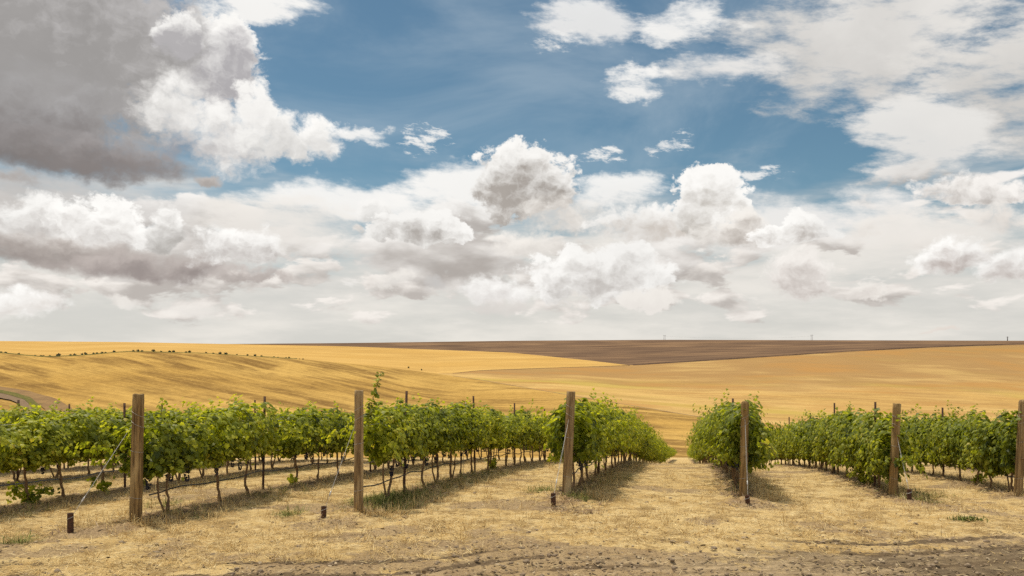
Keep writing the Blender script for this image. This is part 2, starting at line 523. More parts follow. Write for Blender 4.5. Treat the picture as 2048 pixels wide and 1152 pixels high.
def mat_ground():
    m, g, b, p = material('dry_ground', 1.0, 0.05)
    road, strip, green = attr(g, 'road'), attr(g, 'strip'), attr(g, 'green')
    n1 = g.noise(p, 0.55, 5, 0.6)
    n2 = g.noise(p, 5.0, 6, 0.65)
    n3 = g.noise(p, 28.0, 5, 0.7)
    fib = g.noise(g.v('MULTIPLY', p, (14, 60, 30)), 1.0, 3, 0.6, 1.5)
    fib2 = g.noise(g.v('MULTIPLY', p, (70, 22, 30)), 1.0, 3, 0.6, 1.2)
    straw = g.mix(g.ramp(n1, 0.3, 0.7), (0.70, 0.51, 0.235), (0.55, 0.36, 0.135))
    straw = g.mix(g.ramp(n2, 0.42, 0.72, 0, 0.8), straw, (0.76, 0.60, 0.33))
    clump = g.noise(p, 1.9, 9, 0.72)
    straw = g.mix(g.ramp(clump, 0.46, 0.60, 0, 0.95), straw, (0.348, 0.227, 0.095))
    straw = g.mix(g.ramp(n3, 0.52, 0.72, 0, 0.75), straw, (0.348, 0.248, 0.127))
    straw = g.mix(g.ramp(fib, 0.55, 0.68, 0, 0.6), straw, (0.803, 0.655, 0.401))
    straw = g.mix(g.ramp(fib2, 0.60, 0.72, 0, 0.6), straw, (0.296, 0.211, 0.111))
    soil = g.mix(g.ramp(n2, 0.35, 0.65), (0.27, 0.17, 0.095), (0.43, 0.295, 0.165))
    soil = g.mix(g.ramp(n3, 0.5, 0.75, 0, 0.8), soil, (0.158, 0.103, 0.066))
    sf = g.ramp(g.m('MULTIPLY_ADD', g.m('SUBTRACT', n2, 0.5), 1.3, strip), 0.28, 0.68, 0, 0.85)
    c = g.mix(sf, straw, soil)
    bare = attr(g, 'bare')
    bf = g.ramp(g.m('ADD', g.m('MULTIPLY_ADD', g.m('SUBTRACT', n2, 0.5), 1.4, bare), g.m('MULTIPLY_ADD', n3, 0.9, -0.45)), 0.40, 0.85, 0, 0.8)
    c = g.mix(bf, c, g.mix(g.ramp(n3, 0.45, 0.65), (0.40, 0.285, 0.165), (0.20, 0.135, 0.08)))
    dirt = g.mix(g.ramp(n2, 0.3, 0.7), (0.290, 0.207, 0.115), (0.464, 0.343, 0.196))
    dirt = g.mix(g.ramp(clump, 0.5, 0.66, 0, 0.85), dirt, (0.158, 0.116, 0.077))
    dirt = g.mix(g.ramp(n3, 0.5, 0.7, 0, 0.85), dirt, (0.180, 0.132, 0.084))
    dirt = g.mix(g.ramp(fib, 0.58, 0.68, 0, 0.8), dirt, (0.591, 0.486, 0.327))
    x, y, z = g.sep(p)
    lane = g.noise(g.comb(g.m('MULTIPLY', x, 0.45), g.m('MULTIPLY', g.m('MULTIPLY_ADD', x, -0.205, y), 7.0)), 1.0, 6, 0.68)
    dirt = g.mix(g.ramp(lane, 0.44, 0.62, 0, 0.85), dirt, (0.594, 0.443, 0.265))
    dirt = g.mix(g.ramp(lane, 0.47, 0.36, 0, 0.8), dirt, (0.19, 0.138, 0.088))
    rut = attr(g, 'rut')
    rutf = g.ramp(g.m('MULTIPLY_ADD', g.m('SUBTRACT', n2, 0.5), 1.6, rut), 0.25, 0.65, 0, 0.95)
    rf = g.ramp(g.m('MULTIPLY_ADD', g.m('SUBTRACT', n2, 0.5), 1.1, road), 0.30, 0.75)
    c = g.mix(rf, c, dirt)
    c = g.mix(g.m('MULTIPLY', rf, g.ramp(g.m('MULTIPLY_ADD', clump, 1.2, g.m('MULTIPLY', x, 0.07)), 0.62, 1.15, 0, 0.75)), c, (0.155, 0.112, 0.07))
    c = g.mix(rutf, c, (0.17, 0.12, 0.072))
    c = g.mix(g.ramp(g.m('MULTIPLY_ADD', g.m('SUBTRACT', n3, 0.5), 1.2, green), 0.45, 1.05, 0, 0.5), c, (0.174, 0.164, 0.053))
    g.put(b.inputs['Base Color'], c)
    hgt = g.m('ADD', g.m('MULTIPLY', n3, 0.7), g.m('ADD', g.m('MULTIPLY', fib, 0.5), n2))
    bump(g, b, hgt, 0.9, 0.045)
    return m


def mat_field(name, a, b_, dark, along, s_along, s_across, amt, extra=None, far=1.0):
    """stubble: streaks and patches of a darker tone, drawn out along one direction"""
    m, g, b, p = material(name, 1.0, 0.0)
    ca, sa = math.cos(along), math.sin(along)
    x, y, z = g.sep(p)
    u = g.m('ADD', g.m('MULTIPLY', x, ca), g.m('MULTIPLY', y, sa))
    v = g.m('SUBTRACT', g.m('MULTIPLY', y, ca), g.m('MULTIPLY', x, sa))
    q = g.comb(g.m('MULTIPLY', u, s_along), g.m('MULTIPLY', v, s_across))
    st = g.noise(q, 1.0, 6, 0.66, 0.3)
    line = g.noise(g.comb(g.m('MULTIPLY', u, s_along * 0.4), g.m('MULTIPLY', v, s_across * 6)), 1.0, 3, 0.6)
    big = g.noise(p, 0.0085, 3, 0.5)
    spk = g.noise(g.v('MULTIPLY', q, (3.0, 5.0, 1.0)), 3.0, 5, 0.8)
    spk2 = g.noise(p, 0.45, 4, 0.8)
    c = g.mix(g.ramp(big, 0.35, 0.65), a, b_)
    patch = g.noise(g.v('MULTIPLY', q, (0.9, 0.28, 1.0)), 1.0, 5, 0.62, 0.6)
    f = g.m('MULTIPLY', g.ramp(st, 0.34, 0.64), g.ramp(patch, 0.36, 0.56, 0.15, 1.0))
    c = g.mix(g.m('MULTIPLY', f, amt), c, dark)
    c = g.mix(g.ramp(line, 0.48, 0.66, 0, 0.34 * amt), c, dark)
    c = g.mix(g.ramp(spk, 0.48, 0.72, 0, 0.42), c, dark)
    c = g.mix(g.ramp(spk2, 0.50, 0.72, 0, 0.40), c, dark)
    c = g.mix(g.ramp(spk2, 0.48, 0.28, 0, 0.35), c, tuple(min(1, i * 1.3 + .04) for i in a))
    if extra:
        c = extra(g, p, c, q)
    g.put(b.inputs['Base Color'], c)
    return m


def mat_wood(name, base, dark, light):
    m, g, b, p = material(name, 0.85, 0.15)
    oi = g.new('ShaderNodeObjectInfo')
    p = g.v('ADD', p, g.v('MULTIPLY', oi.outputs['Location'], (3.1, 1.7, 0.9)))
    gr = g.noise(g.v('MULTIPLY', p, (34, 34, 1.3)), 1.0, 6, 0.65, 0.4)
    big = g.noise(g.v('MULTIPLY', p, (6, 6, 1.0)), 1.0, 4, 0.6)
    knot = g.new('ShaderNodeTexVoronoi')
    g.put(knot.inputs['Vector'], g.v('MULTIPLY', p, (6, 6, 1.9)))
    c = g.mix(g.ramp(gr, 0.36, 0.66), dark, base)
    c = g.mix(g.ramp(big, 0.45, 0.75), c, light)
    c = g.mix(g.ramp(gr, 0.62, 0.75, 0, 0.5), c, light)
    c = g.mix(g.ramp(knot.outputs['Distance'], 0.13, 0.06, 0, 0.75), c, (0.07, 0.04, 0.02))
    g.put(b.inputs['Base Color'], c)
    bump(g, b, gr, 0.8, 0.012)
    return m


def mat_plain(name, c1, c2, scale=20.0, rough=0.8, metal=0.0, spec=0.3):
    m, g, b, p = material(name, rough, spec)
    n = g.noise(p, scale, 5, 0.65)
    g.put(b.inputs['Base Color'], g.mix(g.ramp(n, 0.35, 0.68), c1, c2))
    b.inputs['Metallic'].default_value = metal
    bump(g, b, n, 0.4, 0.006)
    return m


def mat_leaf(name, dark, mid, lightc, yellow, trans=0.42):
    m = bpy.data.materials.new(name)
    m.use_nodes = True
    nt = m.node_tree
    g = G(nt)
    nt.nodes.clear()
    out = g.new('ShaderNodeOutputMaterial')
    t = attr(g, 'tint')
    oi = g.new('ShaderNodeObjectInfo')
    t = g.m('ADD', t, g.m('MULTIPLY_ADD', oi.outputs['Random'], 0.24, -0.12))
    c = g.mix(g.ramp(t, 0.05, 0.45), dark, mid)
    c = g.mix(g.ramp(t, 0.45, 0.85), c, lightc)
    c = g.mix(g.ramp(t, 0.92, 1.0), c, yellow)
    d = g.new('ShaderNodeBsdfPrincipled')
    g.put(d.inputs['Base Color'], c)
    d.inputs['Roughness'].default_value = 0.5
    d.inputs['Specular IOR Level'].default_value = 0.35
    tr = g.new('ShaderNodeBsdfTranslucent')
    g.put(tr.inputs['Color'], g.mix(1.0, c, (1.85, 1.75, 0.6), 'MULTIPLY'))
    mx = g.new('ShaderNodeMixShader')
    mx.inputs[0].default_value = trans
    nt.links.new(d.outputs[0], mx.inputs[1])
    nt.links.new(tr.outputs[0], mx.inputs[2])
    nt.links.new(mx.outputs[0], out.inputs[0])
    return m


def mat_blade(name, c1, c2, c3):
    m, g, b, p = material(name, 0.8, 0.1)
    t = attr(g, 'tint')
    c = g.mix(g.ramp(t, 0.0, 0.55), c1, c2)
    c = g.mix(g.ramp(t, 0.6, 1.0), c, c3)
    g.put(b.inputs['Base Color'], c)
    return m


def green_patches(g, p, c, q):
    gn = g.noise(g.v('MULTIPLY', p, (0.006, 0.014, 0)), 1.0, 3, 0.5)
    rn = g.noise(g.v('MULTIPLY', p, (0.009, 0.02, 0.0)), 1.0, 4, 0.6)
    c = g.mix(g.ramp(gn, 0.50, 0.66, 0, 0.6), c, (0.42, 0.33, 0.075))
    un = g.noise(g.v('MULTIPLY', p, (0.012, 0.02, 0.0)), 1.0, 4, 0.6)
    c = g.mix(g.ramp(g.m('MULTIPLY_ADD', un, 0.7, attr(g, 'upper')), 0.70, 1.05, 0, 0.85), c, (0.34, 0.205, 0.088))
    c = g.mix(g.ramp(rn, 0.48, 0.30, 0, 0.4), c, (0.66, 0.46, 0.18))
    return g.mix(g.ramp(rn, 0.50, 0.66, 0, 0.7), c, (0.42, 0.225, 0.075))


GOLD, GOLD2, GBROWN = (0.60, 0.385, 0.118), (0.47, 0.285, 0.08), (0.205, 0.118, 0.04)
M = dict(
    ground=mat_ground(),
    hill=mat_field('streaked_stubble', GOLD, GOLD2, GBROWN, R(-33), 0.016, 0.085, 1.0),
    stubble=mat_field('golden_stubble', (0.60, 0.405, 0.155), (0.52, 0.325, 0.11), (0.32, 0.185, 0.072), R(4), 0.014, 0.09, 0.7, green_patches),
    wheat=mat_field('ripe_field', (0.60, 0.385, 0.130), (0.53, 0.325, 0.10), (0.40, 0.24, 0.08), R(-8), 0.006, 0.02, 0.5),
    plough=mat_field('ploughed_soil', (0.185, 0.12, 0.076), (0.31, 0.195, 0.11), (0.095, 0.06, 0.045), R(3), 0.008, 0.09, 1.0),
    verge=mat_plain('verge_green', (0.100, 0.110, 0.035), (0.200, 0.160, 0.060), 0.7, 1.0, spec=0.0),
    track=mat_plain('track_dust', (0.24, 0.17, 0.11), (0.19, 0.13, 0.085), 0.8, 1.0, spec=0.0),
    bare=mat_plain('bare_brown', (0.220, 0.140, 0.075), (0.300, 0.190, 0.090), 0.15, 1.0, spec=0.0),
    furrow=mat_plain('furrow_dark', (0.075, 0.048, 0.037), (0.120, 0.080, 0.055), 0.25, 1.0, spec=0.0),
    wood=mat_wood('weathered_pine', (0.34, 0.215, 0.085), (0.10, 0.058, 0.024), (0.46, 0.325, 0.15)),
    wood_grey=mat_wood('weathered_grey_pine', (0.36, 0.24, 0.11), (0.14, 0.086, 0.04), (0.50, 0.38, 0.21)),
    rust=mat_plain('rusty_steel', (0.055, 0.03, 0.02), (0.12, 0.055, 0.03), 30, 0.75, 0.2),
    wire=mat_plain('galvanised_wire', (0.62, 0.60, 0.56), (0.42, 0.40, 0.37), 40, 0.5, 0.5),
    hose=mat_plain('black_hose', (0.03, 0.03, 0.034), (0.06, 0.06, 0.065), 8, 0.5, 0.0, 0.5),
    hose_blue=mat_plain('dusty_hose', (0.10, 0.115, 0.14), (0.17, 0.18, 0.19), 8, 0.6, 0.0, 0.4),
    bark=mat_plain('vine_bark', (0.13, 0.078, 0.042), (0.25, 0.165, 0.095), 45, 0.95, spec=0.1),
    cane=mat_plain('green_cane', (0.20, 0.20, 0.06), (0.30, 0.17, 0.07), 30, 0.7),
    grape=mat_plain('dark_grape', (0.010, 0.009, 0.018), (0.035, 0.03, 0.05), 60, 0.45, spec=0.4),
    leaf=mat_leaf('vine_leaf', (0.052, 0.074, 0.009), (0.210, 0.245, 0.020), (0.43, 0.45, 0.05), (0.50, 0.44, 0.08), 0.48),
    leaf_deep=mat_leaf('deep_vine_leaf', (0.042, 0.062, 0.009), (0.165, 0.200, 0.020), (0.36, 0.38, 0.05), (0.42, 0.38, 0.08), 0.45),
    shrub=mat_leaf('shrub_leaf', (0.016, 0.026, 0.010), (0.028, 0.042, 0.014), (0.045, 0.06, 0.02), (0.05, 0.06, 0.02), 0.1),
    straw=mat_blade('straw', (0.28, 0.175, 0.07), (0.62, 0.44, 0.185), (0.82, 0.67, 0.38)),
    weed=mat_blade('weed_green', (0.102, 0.127, 0.030), (0.174, 0.194, 0.049), (0.367, 0.317, 0.112)),
    stone=mat_plain('field_stone', (0.20, 0.145, 0.095), (0.36, 0.275, 0.185), 18, 0.95, spec=0.1),
    litter=mat_blade('litter', (0.13, 0.088, 0.052), (0.26, 0.185, 0.115), (0.46, 0.36, 0.23)),
    twig=mat_blade('twig', (0.122, 0.077, 0.046), (0.245, 0.163, 0.102), (0.408, 0.306, 0.194)),
    pylon=mat_plain('pylon_steel', (0.16, 0.15, 0.15), (0.24, 0.22, 0.21), 1.0, 0.7, 0.3),
)

# ------------------------------------------------------------------ the near ground
SLOPE = 346.0 / F                     # rows run off at this bearing: X = c + SLOPE * Y
Zk_y = np.array([-300, 4, 9, 12.5, 16, 21, 26, 32, 40, 60, 80, 115, 150, 190, 231, 260.0])
Zk_z = np.array([-2.45, -2.50, -2.52, -2.56, -2.68, -3.0, -3.45, -4.02, -5.05, -7.7, -10.3, -14.4, -18.5, -23.2, -28.0, -31.0])
_yd = np.linspace(-300, 260, 4000)
_zd = np.interp(_yd, Zk_y, Zk_z)
_k = np.exp(-np.linspace(-2, 2, 41) ** 2); _k /= _k.sum()
_zd = np.convolve(np.pad(_zd, 20, mode='edge'), _k, 'valid')
_zd[-60:] = np.interp(_yd[-60:], Zk_y, Zk_z)

# row constants (c), distance of the end post, distance of the last vine
ROWS = [(-18.0, 15.2, 34), (-14.9, 11.2, 36), (-11.6, 11.2, 40), (-8.47, 12.7, 48), (-5.42, 13.7, 62), (-2.24, 15.8, 150),
        (1.18, 16.3, 150), (4.33, 17.0, 100), (7.10, 17.5, 64), (10.2, 18.4, 44)]


def gz(X, Y):
    X, Y = np.asarray(X, float), np.asarray(Y, float)
    z = np.interp(Y, _yd, _zd)
    fade = 1 - sstep(60, 200, Y)
    z = z - 0.018 * np.clip(X, 0, 14) * fade
    z = z + 0.035 * value_noise(X * 0.35, Y * 0.35, 3, 3) * fade
    return z + CZ


def row_dist(X, Y):
    c = np.asarray(X) - SLOPE * np.asarray(Y)
    d = np.full(c.shape, 99.0)
    s = np.zeros(c.shape)
    for rc, y0, y1 in ROWS:
        dd = (c - rc)
        m = (np.abs(dd) < d) & (Y > y0 - 1.0) & (Y < y1 + 2)
        d = np.where(m, np.abs(dd), d)
        s = np.where(m, dd, s)
    return d, s


def bare_patch(X, Y):
    """0..1: where the straw has worn away to soil"""
    b_ = sstep(0.02, 0.42, value_noise(X * 0.55 + 9, Y * 0.75, 52, 4) + 0.22 * sstep(1.8, -0.5, Y - road_edge(X)) - 0.05)
    for x_, y_ in ((-6.2, 11.9), (-2.9, 12.6), (0.9, 14.4), (4.6, 15.2), (8.0, 15.9)):
        b_ = np.maximum(b_, np.exp(-((X - x_) / 0.9) ** 2 - ((Y - y_) / 0.55) ** 2) * 0.9)
    return b_ * (1 - sstep(35, 70, Y))


def road_edge(X):
    return 10.75 + 0.205 * X + 0.25 * np.sin(X * 0.7) + 0.12 * np.sin(X * 1.9 + 1)


def build_ground():
    us = np.concatenate([np.linspace(-1.5, -0.68, 40, endpoint=False), np.linspace(-0.68, 0.68, 560, endpoint=False), np.linspace(0.68, 1.5, 41)])
    ys = np.concatenate([np.array([-300, -60, -10, 2, 6]), 8.0 * (260 / 8.0) ** (np.linspace(0, 1, 520) ** 1.15)])
    ys[-1] = 230.0
    ys = np.unique(np.clip(ys, -300, 230.0))
    Y, U = np.meshgrid(ys, us, indexing='ij')
    X = U * np.maximum(Y, 8.0)
    X = np.where(Y < 8, U * (8 + (8 - Y) * 1.0), X)
    Z = gz(X, Y)
    d, s = row_dist(X, Y)
    near = 1 - sstep(25, 60, Y)
    road = sstep(0.45, -0.9, Y - road_edge(X))
    clod = value_noise(X * 3.2, Y * 3.2, 9, 4)
    clod2 = value_noise(X * 9.0, Y * 9.0, 19, 3)
    strip = np.exp(-(d / 0.52) ** 2)
    Z += strip * (0.055 + 0.045 * clod2) * near + (0.024 * clod + 0.020 * clod2) * near
    Z += road * (-0.03 + 0.012 * value_noise(X * 1.2, Y * 7, 5, 3))
    rut = np.zeros(X.shape)
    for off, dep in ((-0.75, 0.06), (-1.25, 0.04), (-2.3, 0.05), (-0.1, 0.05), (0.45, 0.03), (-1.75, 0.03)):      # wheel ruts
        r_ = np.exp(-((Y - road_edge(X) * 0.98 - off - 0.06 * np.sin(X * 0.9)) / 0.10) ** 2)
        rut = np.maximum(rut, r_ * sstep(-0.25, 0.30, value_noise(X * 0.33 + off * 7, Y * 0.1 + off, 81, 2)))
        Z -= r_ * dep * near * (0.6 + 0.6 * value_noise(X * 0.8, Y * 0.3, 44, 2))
    strip = strip * (0.75 + 0.35 * value_noise(X * 0.6, Y * 0.3, 71, 2))
    chip = np.clip(sstep(1.0, 7.0, X) * sstep(0.4, -1.0, Y - road_edge(X)) * 0.5, 0, 1)
    road = np.clip(road * (0.62 + 0.45 * value_noise(X * 0.35, Y * 0.9, 72, 3)) + chip, 0, 1)
    # greener weeds on the shaded side of the rows
    gr = np.exp(-((s - 0.62) / 0.42) ** 2) * sstep(-0.15, 0.4, value_noise(X * 0.35 + 3, Y * 0.25, 21, 2)) * near
    Z = np.where(Y > 225, -28.0 + CZ + (230 - Y) * 0.115, Z)
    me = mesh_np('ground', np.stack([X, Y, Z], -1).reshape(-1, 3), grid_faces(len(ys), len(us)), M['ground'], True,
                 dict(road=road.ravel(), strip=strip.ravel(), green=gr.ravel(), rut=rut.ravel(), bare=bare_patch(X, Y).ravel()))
    tag(link('ground', me), kind='structure')


build_ground()

# ------------------------------------------------------------------ the far fields, each a sheet between two boundary lines
cols = np.concatenate([np.arange(-1400, -60, 60), np.arange(-60, 2110, 6), np.arange(2110, 3460, 60)]).astype(float)


def curve(xs, vs, sm=24):
    dx = np.arange(-1700, 3800, 4.0)
    v = np.interp(dx, xs, vs)
    kx = np.exp(-np.linspace(-2, 2, 2 * int(sm / 4) * 2 + 1) ** 2); kx /= kx.sum()
    h = len(kx) // 2
    v = np.convolve(np.pad(v, h, mode='edge'), kx, 'valid')
    return lambda x: np.interp(x, dx, v)


hill_y = curve([-1400, -300, 0, 85, 160, 250, 400, 600, 760, 870, 950, 1137, 1400, 1700, 2048, 3450],
               [688, 700, 705, 714, 711, 703, 706, 718, 733, 747, 758, 790, 834, 862, 884, 905])
hill_d = curve([-1400, -300, 0, 85, 160, 250, 400, 600, 760, 870, 950, 1137, 1400, 1700, 2048, 3450],
               [450, 480, 500, 490, 500, 520, 540, 560, 580, 590, 560, 430, 340, 300, 280, 262], 60)
edge_y = curve([-1700, 870, 905, 960, 1100, 1262, 1470, 1700, 1880, 2048, 3450],
               [749, 749, 747, 741, 736, 731, 718, 703, 694, 689, 684], 16)          # top of the right-hand stubble
edge_d = curve([-1700, 870, 905, 1262, 1470, 1700, 2048, 3450], [590, 592, 610, 765, 800, 860, 980, 1100], 16)
wtop_y = curve([-1400, 0, 250, 450, 700, 1020, 1180, 1262, 3800], [680, 682, 684, 688, 693, 705, 721, 731, 731], 12)
wtop_d = curve([-1400, 0, 450, 700, 1020, 1180, 1262, 3800], [1400, 1400, 1400, 1350, 1150, 900, 765, 765], 12)
ptop_y = curve([-1700, 450, 700, 1024, 1330, 2048, 3450], [688, 688, 686, 681.5, 679.5, 681.5, 679], 40)
ptop_d = curve([-1700, 450, 700, 1024, 3450], [1400, 1402, 1500, 1600, 1600], 40)


def pt(x, y, Y):
    """world point at distance Y that lies on the bearing of photo position x, y"""
    return np.stack([(x - PX) / F * Y, Y + 0 * x, CZ + (PY - y) / F * Y], -1)


def sheet(name, xs, lo_y, lo_d, hi_y, hi_d, mat, rows=40, ease=1.0, back=None, wave=0.0, seed=1):
    t = np.linspace(0, 1, rows)[:, None]
    Yd = lo_d[None] + (hi_d - lo_d)[None] * t
    e = 1 - (1 - t) ** ease
    yp = lo_y[None] + (hi_y - lo_y)[None] * e
    X = np.broadcast_to(xs[None], yp.shape)
    P = pt(X, yp, Yd)
    if wave:
        P[..., 2] += wave * value_noise(P[..., 0] * 0.02, P[..., 1] * 0.02, seed, 3) * np.sin(np.pi * t) ** 0.7
    if back is not None:
        for dd, fall in ((0.10, 0.25), (0.4, 1.0), (1.0, 2.0)):
            P = np.concatenate([P, pt(xs, hi_y + back[0] * fall, hi_d + back[1] * dd)[None]])
    upper = np.broadcast_to(np.minimum(np.arange(P.shape[0]) / (rows - 1), 1.0)[:, None], P.shape[:2])
    me = mesh_np(name, P.reshape(-1, 3), grid_faces(P.shape[0], P.shape[1]), mat, True, dict(upper=upper.ravel()))
    return tag(link(name, me), kind='structure')


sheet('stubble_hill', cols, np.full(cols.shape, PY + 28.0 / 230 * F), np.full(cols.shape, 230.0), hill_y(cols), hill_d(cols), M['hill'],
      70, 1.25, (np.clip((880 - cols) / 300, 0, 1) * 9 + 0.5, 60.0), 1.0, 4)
c1 = cols[cols >= 876]
sheet('stubble_field', c1, hill_y(c1), hill_d(c1), np.minimum(edge_y(c1), hill_y(c1) - .05), np.maximum(edge_d(c1), hill_d(c1) + .5), M['stubble'], 50, 1.1, None, 1.2, 6)
c2 = cols[cols <= 1266]
occ = np.clip((900 - c2) / 300, 0, 1)
wl_y = np.where(c2 < 880, hill_y(c2) + 10 * occ + .5, edge_y(c2))
wl_d = np.where(c2 < 880, hill_d(c2) + 30, edge_d(c2))
sheet('ripe_field', c2, wl_y, wl_d, np.minimum(wtop_y(c2), wl_y - .05), np.maximum(wtop_d(c2), wl_d + .5), M['wheat'], 40, 1.15,
      (np.where(c2 < 440, 20.0, 0.6), 900.0), 0.6, 8)
c3 = cols[cols >= 444]
pl_y = np.where(c3 < 1262, wtop_y(c3), edge_y(c3))
pl_d = np.where(c3 < 1262, wtop_d(c3), edge_d(c3))
sheet('ploughed_field', c3, pl_y, pl_d, np.minimum(ptop_y(c3), pl_y - .05), np.maximum(ptop_d(c3), pl_d + .5), M['plough'], 40, 1.2,
      (np.full(c3.shape, 25.0), 900.0), 0.8, 12)


def ribbon(name, xs, f_y, f_d, w_near, mat, lift=0.3, rows=3, toward=1.0, taper=None):
    """a strip laid on the slope just below a boundary line"""
    xs = np.asarray(xs, float)
    P = []
    tp = 1.0 if taper is None else taper
    for t in np.linspace(0, 1, rows):
        P.append(pt(xs, f_y(xs) + toward * w_near * t * tp, f_d(xs) - t * 2.0) + np.array([0, 0, lift * np.sin(np.pi * (0.15 + 0.7 * t))]))
    P = np.array(P)
    me = mesh_np(name, P.reshape(-1, 3), grid_faces(P.shape[0], P.shape[1]), mat, True)
    return tag(link(name, me), kind='structure')


xr = np.arange(-400, 600, 5.0)
ribbon('crest_verge', xr, hill_y, hill_d, 2.2, M['verge'], 0.5, 3, 1.0, 0.55 + 0.45 * value_noise(xr * 0.03, xr * 0, 5, 2))
xr = np.arange(1266, 2300, 5.0)
ribbon('furrow_edge', xr, lambda x: edge_y(x) - 1.6, edge_d, 1.6, M['furrow'], 0.5, 3, 1.0, 0.8 + 0.5 * value_noise(xr * 0.03, xr * 0, 6, 2))
xr = np.arange(905, 1262, 5.0)
ribbon('field_path', xr, edge_y, lambda x: edge_d(x) - 1, 1.5, M['furrow'], 0.4, 3, 1.0, 1.6 - (xr - 905) / 300)
xr = np.arange(905, 1460, 5.0)
ribbon('farm_path', xr, hill_y, hill_d, 1.6, M['track'], 0.3, 3, 1.0, 0.8 + (xr - 905) / 500)

# ------------------------------------------------------------------ vine pieces (meshes shared by all vines)
_half = [(0.20, -0.15), (0.47, -0.02), (0.40, 0.18), (0.60, 0.42), (0.33, 0.50), (0.24, 0.78)]
_outline = [(0.0, -0.02)] + _half + [(0.0, 1.0)] + [(-x, y) for x, y in reversed(_half)]
LEAF_V = np.array([(0.0, 0.32, 0.05)] + [(x, y, -0.22 * abs(x) - 0.16 * max(y, 0) ** 2) for x, y in _outline])
_n = len(_outline)
LEAF_F = np.array([(0, 1 + i, 1 + (i + 1) % _n) for i in range(_n)])


def unit(v):
    return v / (np.linalg.norm(v, axis=-1, keepdims=True) + 1e-9)


def leaves(pos, nrm, tip, size, tint, curl=None):
    n = len(pos)
    nrm = unit(nrm)
    t = unit(tip - nrm * (tip * nrm).sum(-1, keepdims=True))
    s = np.cross(t, nrm)
    L = np.repeat(LEAF_V[None], n, 0)
    if curl is not None:
        L = L.copy()
        L[..., 2] *= curl[:, None]
    L = L * size[:, None, None]
    V = pos[:, None] + L[..., :1] * s[:, None] + L[..., 1:2] * t[:, None] + L[..., 2:] * nrm[:, None]
    Fs = LEAF_F[None] + (np.arange(n) * len(LEAF_V))[:, None, None]
    return V.reshape(-1, 3), Fs.reshape(-1, 3), np.repeat(tint, len(LEAF_V))


def shoot_path(start, d, length, droop, r, step=0.055):
    p, out_ = np.array(start, float), []
    d = np.array(d, float); d /= np.linalg.norm(d)
    for i in range(int(length / step)):
        out_.append(p.copy())
        d = d + r.normal(0, 0.10, 3) * 0.8 + np.array([0, 0, -droop * (0.4 + i * step)])
        d /= np.linalg.norm(d)
        p = p + d * step
    return np.array(out_)


def leaves_on(path, r, per=2, size=(0.06, 0.108), off=0.07, out_bias=None):
    n = len(path) * per
    base = np.repeat(path, per, 0)
    rnd = unit(r.normal(0, 1, (n, 3)) + np.array([0, 0, 0.1]))
    pos = base + rnd * off * r.uniform(0.5, 1.2, (n, 1))
    outw = np.stack([0 * pos[:, 0], pos[:, 1] * 2.2, (pos[:, 2] - 1.15) * 0.8], -1)
    nrm = outw + np.array([0, 0, 0.55]) + r.normal(0, 0.5, (n, 3))
    tip = rnd * 0.7 + np.array([0, 0, -0.55]) + r.normal(0, 0.35, (n, 3))
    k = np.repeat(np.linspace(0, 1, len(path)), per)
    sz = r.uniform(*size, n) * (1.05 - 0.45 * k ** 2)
    return pos, nrm, tip, sz, k


def foliage_mesh(seed, lush=1.0):
    r = np.random.default_rng(100 + seed)
    P, N, T, S, K = [], [], [], [], []
    ns = int(21 * lush)
    for i in range(ns):
        x = -0.56 + 1.12 * (i + r.uniform(0, 1)) / ns
        side = r.choice([-1, 1])
        ln = r.uniform(0.55, 1.12) if r.uniform() < 0.68 else r.uniform(1.1, 1.3)
        path = shoot_path((x, r.normal(0, 0.05), 0.82), (r.normal(0, 0.32), side * r.uniform(0.05, 0.55), 1.0), ln, r.uniform(0.02, 0.16), r)
        a = leaves_on(path, r, 3)
        for lst, v_ in zip((P, N, T, S, K), a):
            lst.append(v_)
    for i in range(int(9 * lush)):      # low hanging laterals
        x = r.uniform(-0.58, 0.58)
        side = r.choice([-1, 1])
        path = shoot_path((x, side * 0.1, r.uniform(0.85, 1.15)), (r.normal(0, 0.5), side * 1.0, 0.15), r.uniform(0.3, 0.55), r.uniform(0.15, 0.4), r)
        for lst, v_ in zip((P, N, T, S, K), leaves_on(path, r, 3)):
            lst.append(v_)
    # skin of the canopy
    n = int(520 * lush)
    th = r.uniform(0, 2 * np.pi, n)
    x = r.uniform(-0.62, 0.62, n)
    lump = 1 + 0.16 * np.sin(x * 7 + seed) + 0.12 * np.sin(th * 3 + x * 5 + seed * 2)
    rad = lump * r.uniform(0.75, 1.0, n)
    pos = np.stack([x, 0.33 * np.cos(th) * rad, 1.22 + 0.45 * np.sin(th) * rad], -1)
    nrm = np.stack([r.normal(0, 0.35, n), np.cos(th) * 1.1, np.sin(th) * 0.8 + 0.55], -1) + r.normal(0, 0.32, (n, 3))
    tip = np.array([0, 0, -1.0]) + r.normal(0, 0.45, (n, 3))
    P.append(pos); N.append(nrm); T.append(tip); S.append(r.uniform(0.065, 0.112, n)); K.append(r.uniform(0, 0.6, n))
    P, N, T, S, K = (np.concatenate(a) for a in (P, N, T, S, K))
    keep = (P[:, 2] > 0.58 + 0.12 * np.sin(P[:, 0] * 9 + seed)) | (r.uniform(0, 1, len(P)) < 0.04)
    P, N, T, S, K = (a[keep] for a in (P, N, T, S, K))
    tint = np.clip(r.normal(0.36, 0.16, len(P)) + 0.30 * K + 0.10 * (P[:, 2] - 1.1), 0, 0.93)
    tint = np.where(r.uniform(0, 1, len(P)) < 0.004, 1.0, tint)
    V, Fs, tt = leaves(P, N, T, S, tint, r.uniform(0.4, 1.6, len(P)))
    return mesh_np('foliage', V, Fs, M['leaf'], False, dict(tint=tt))


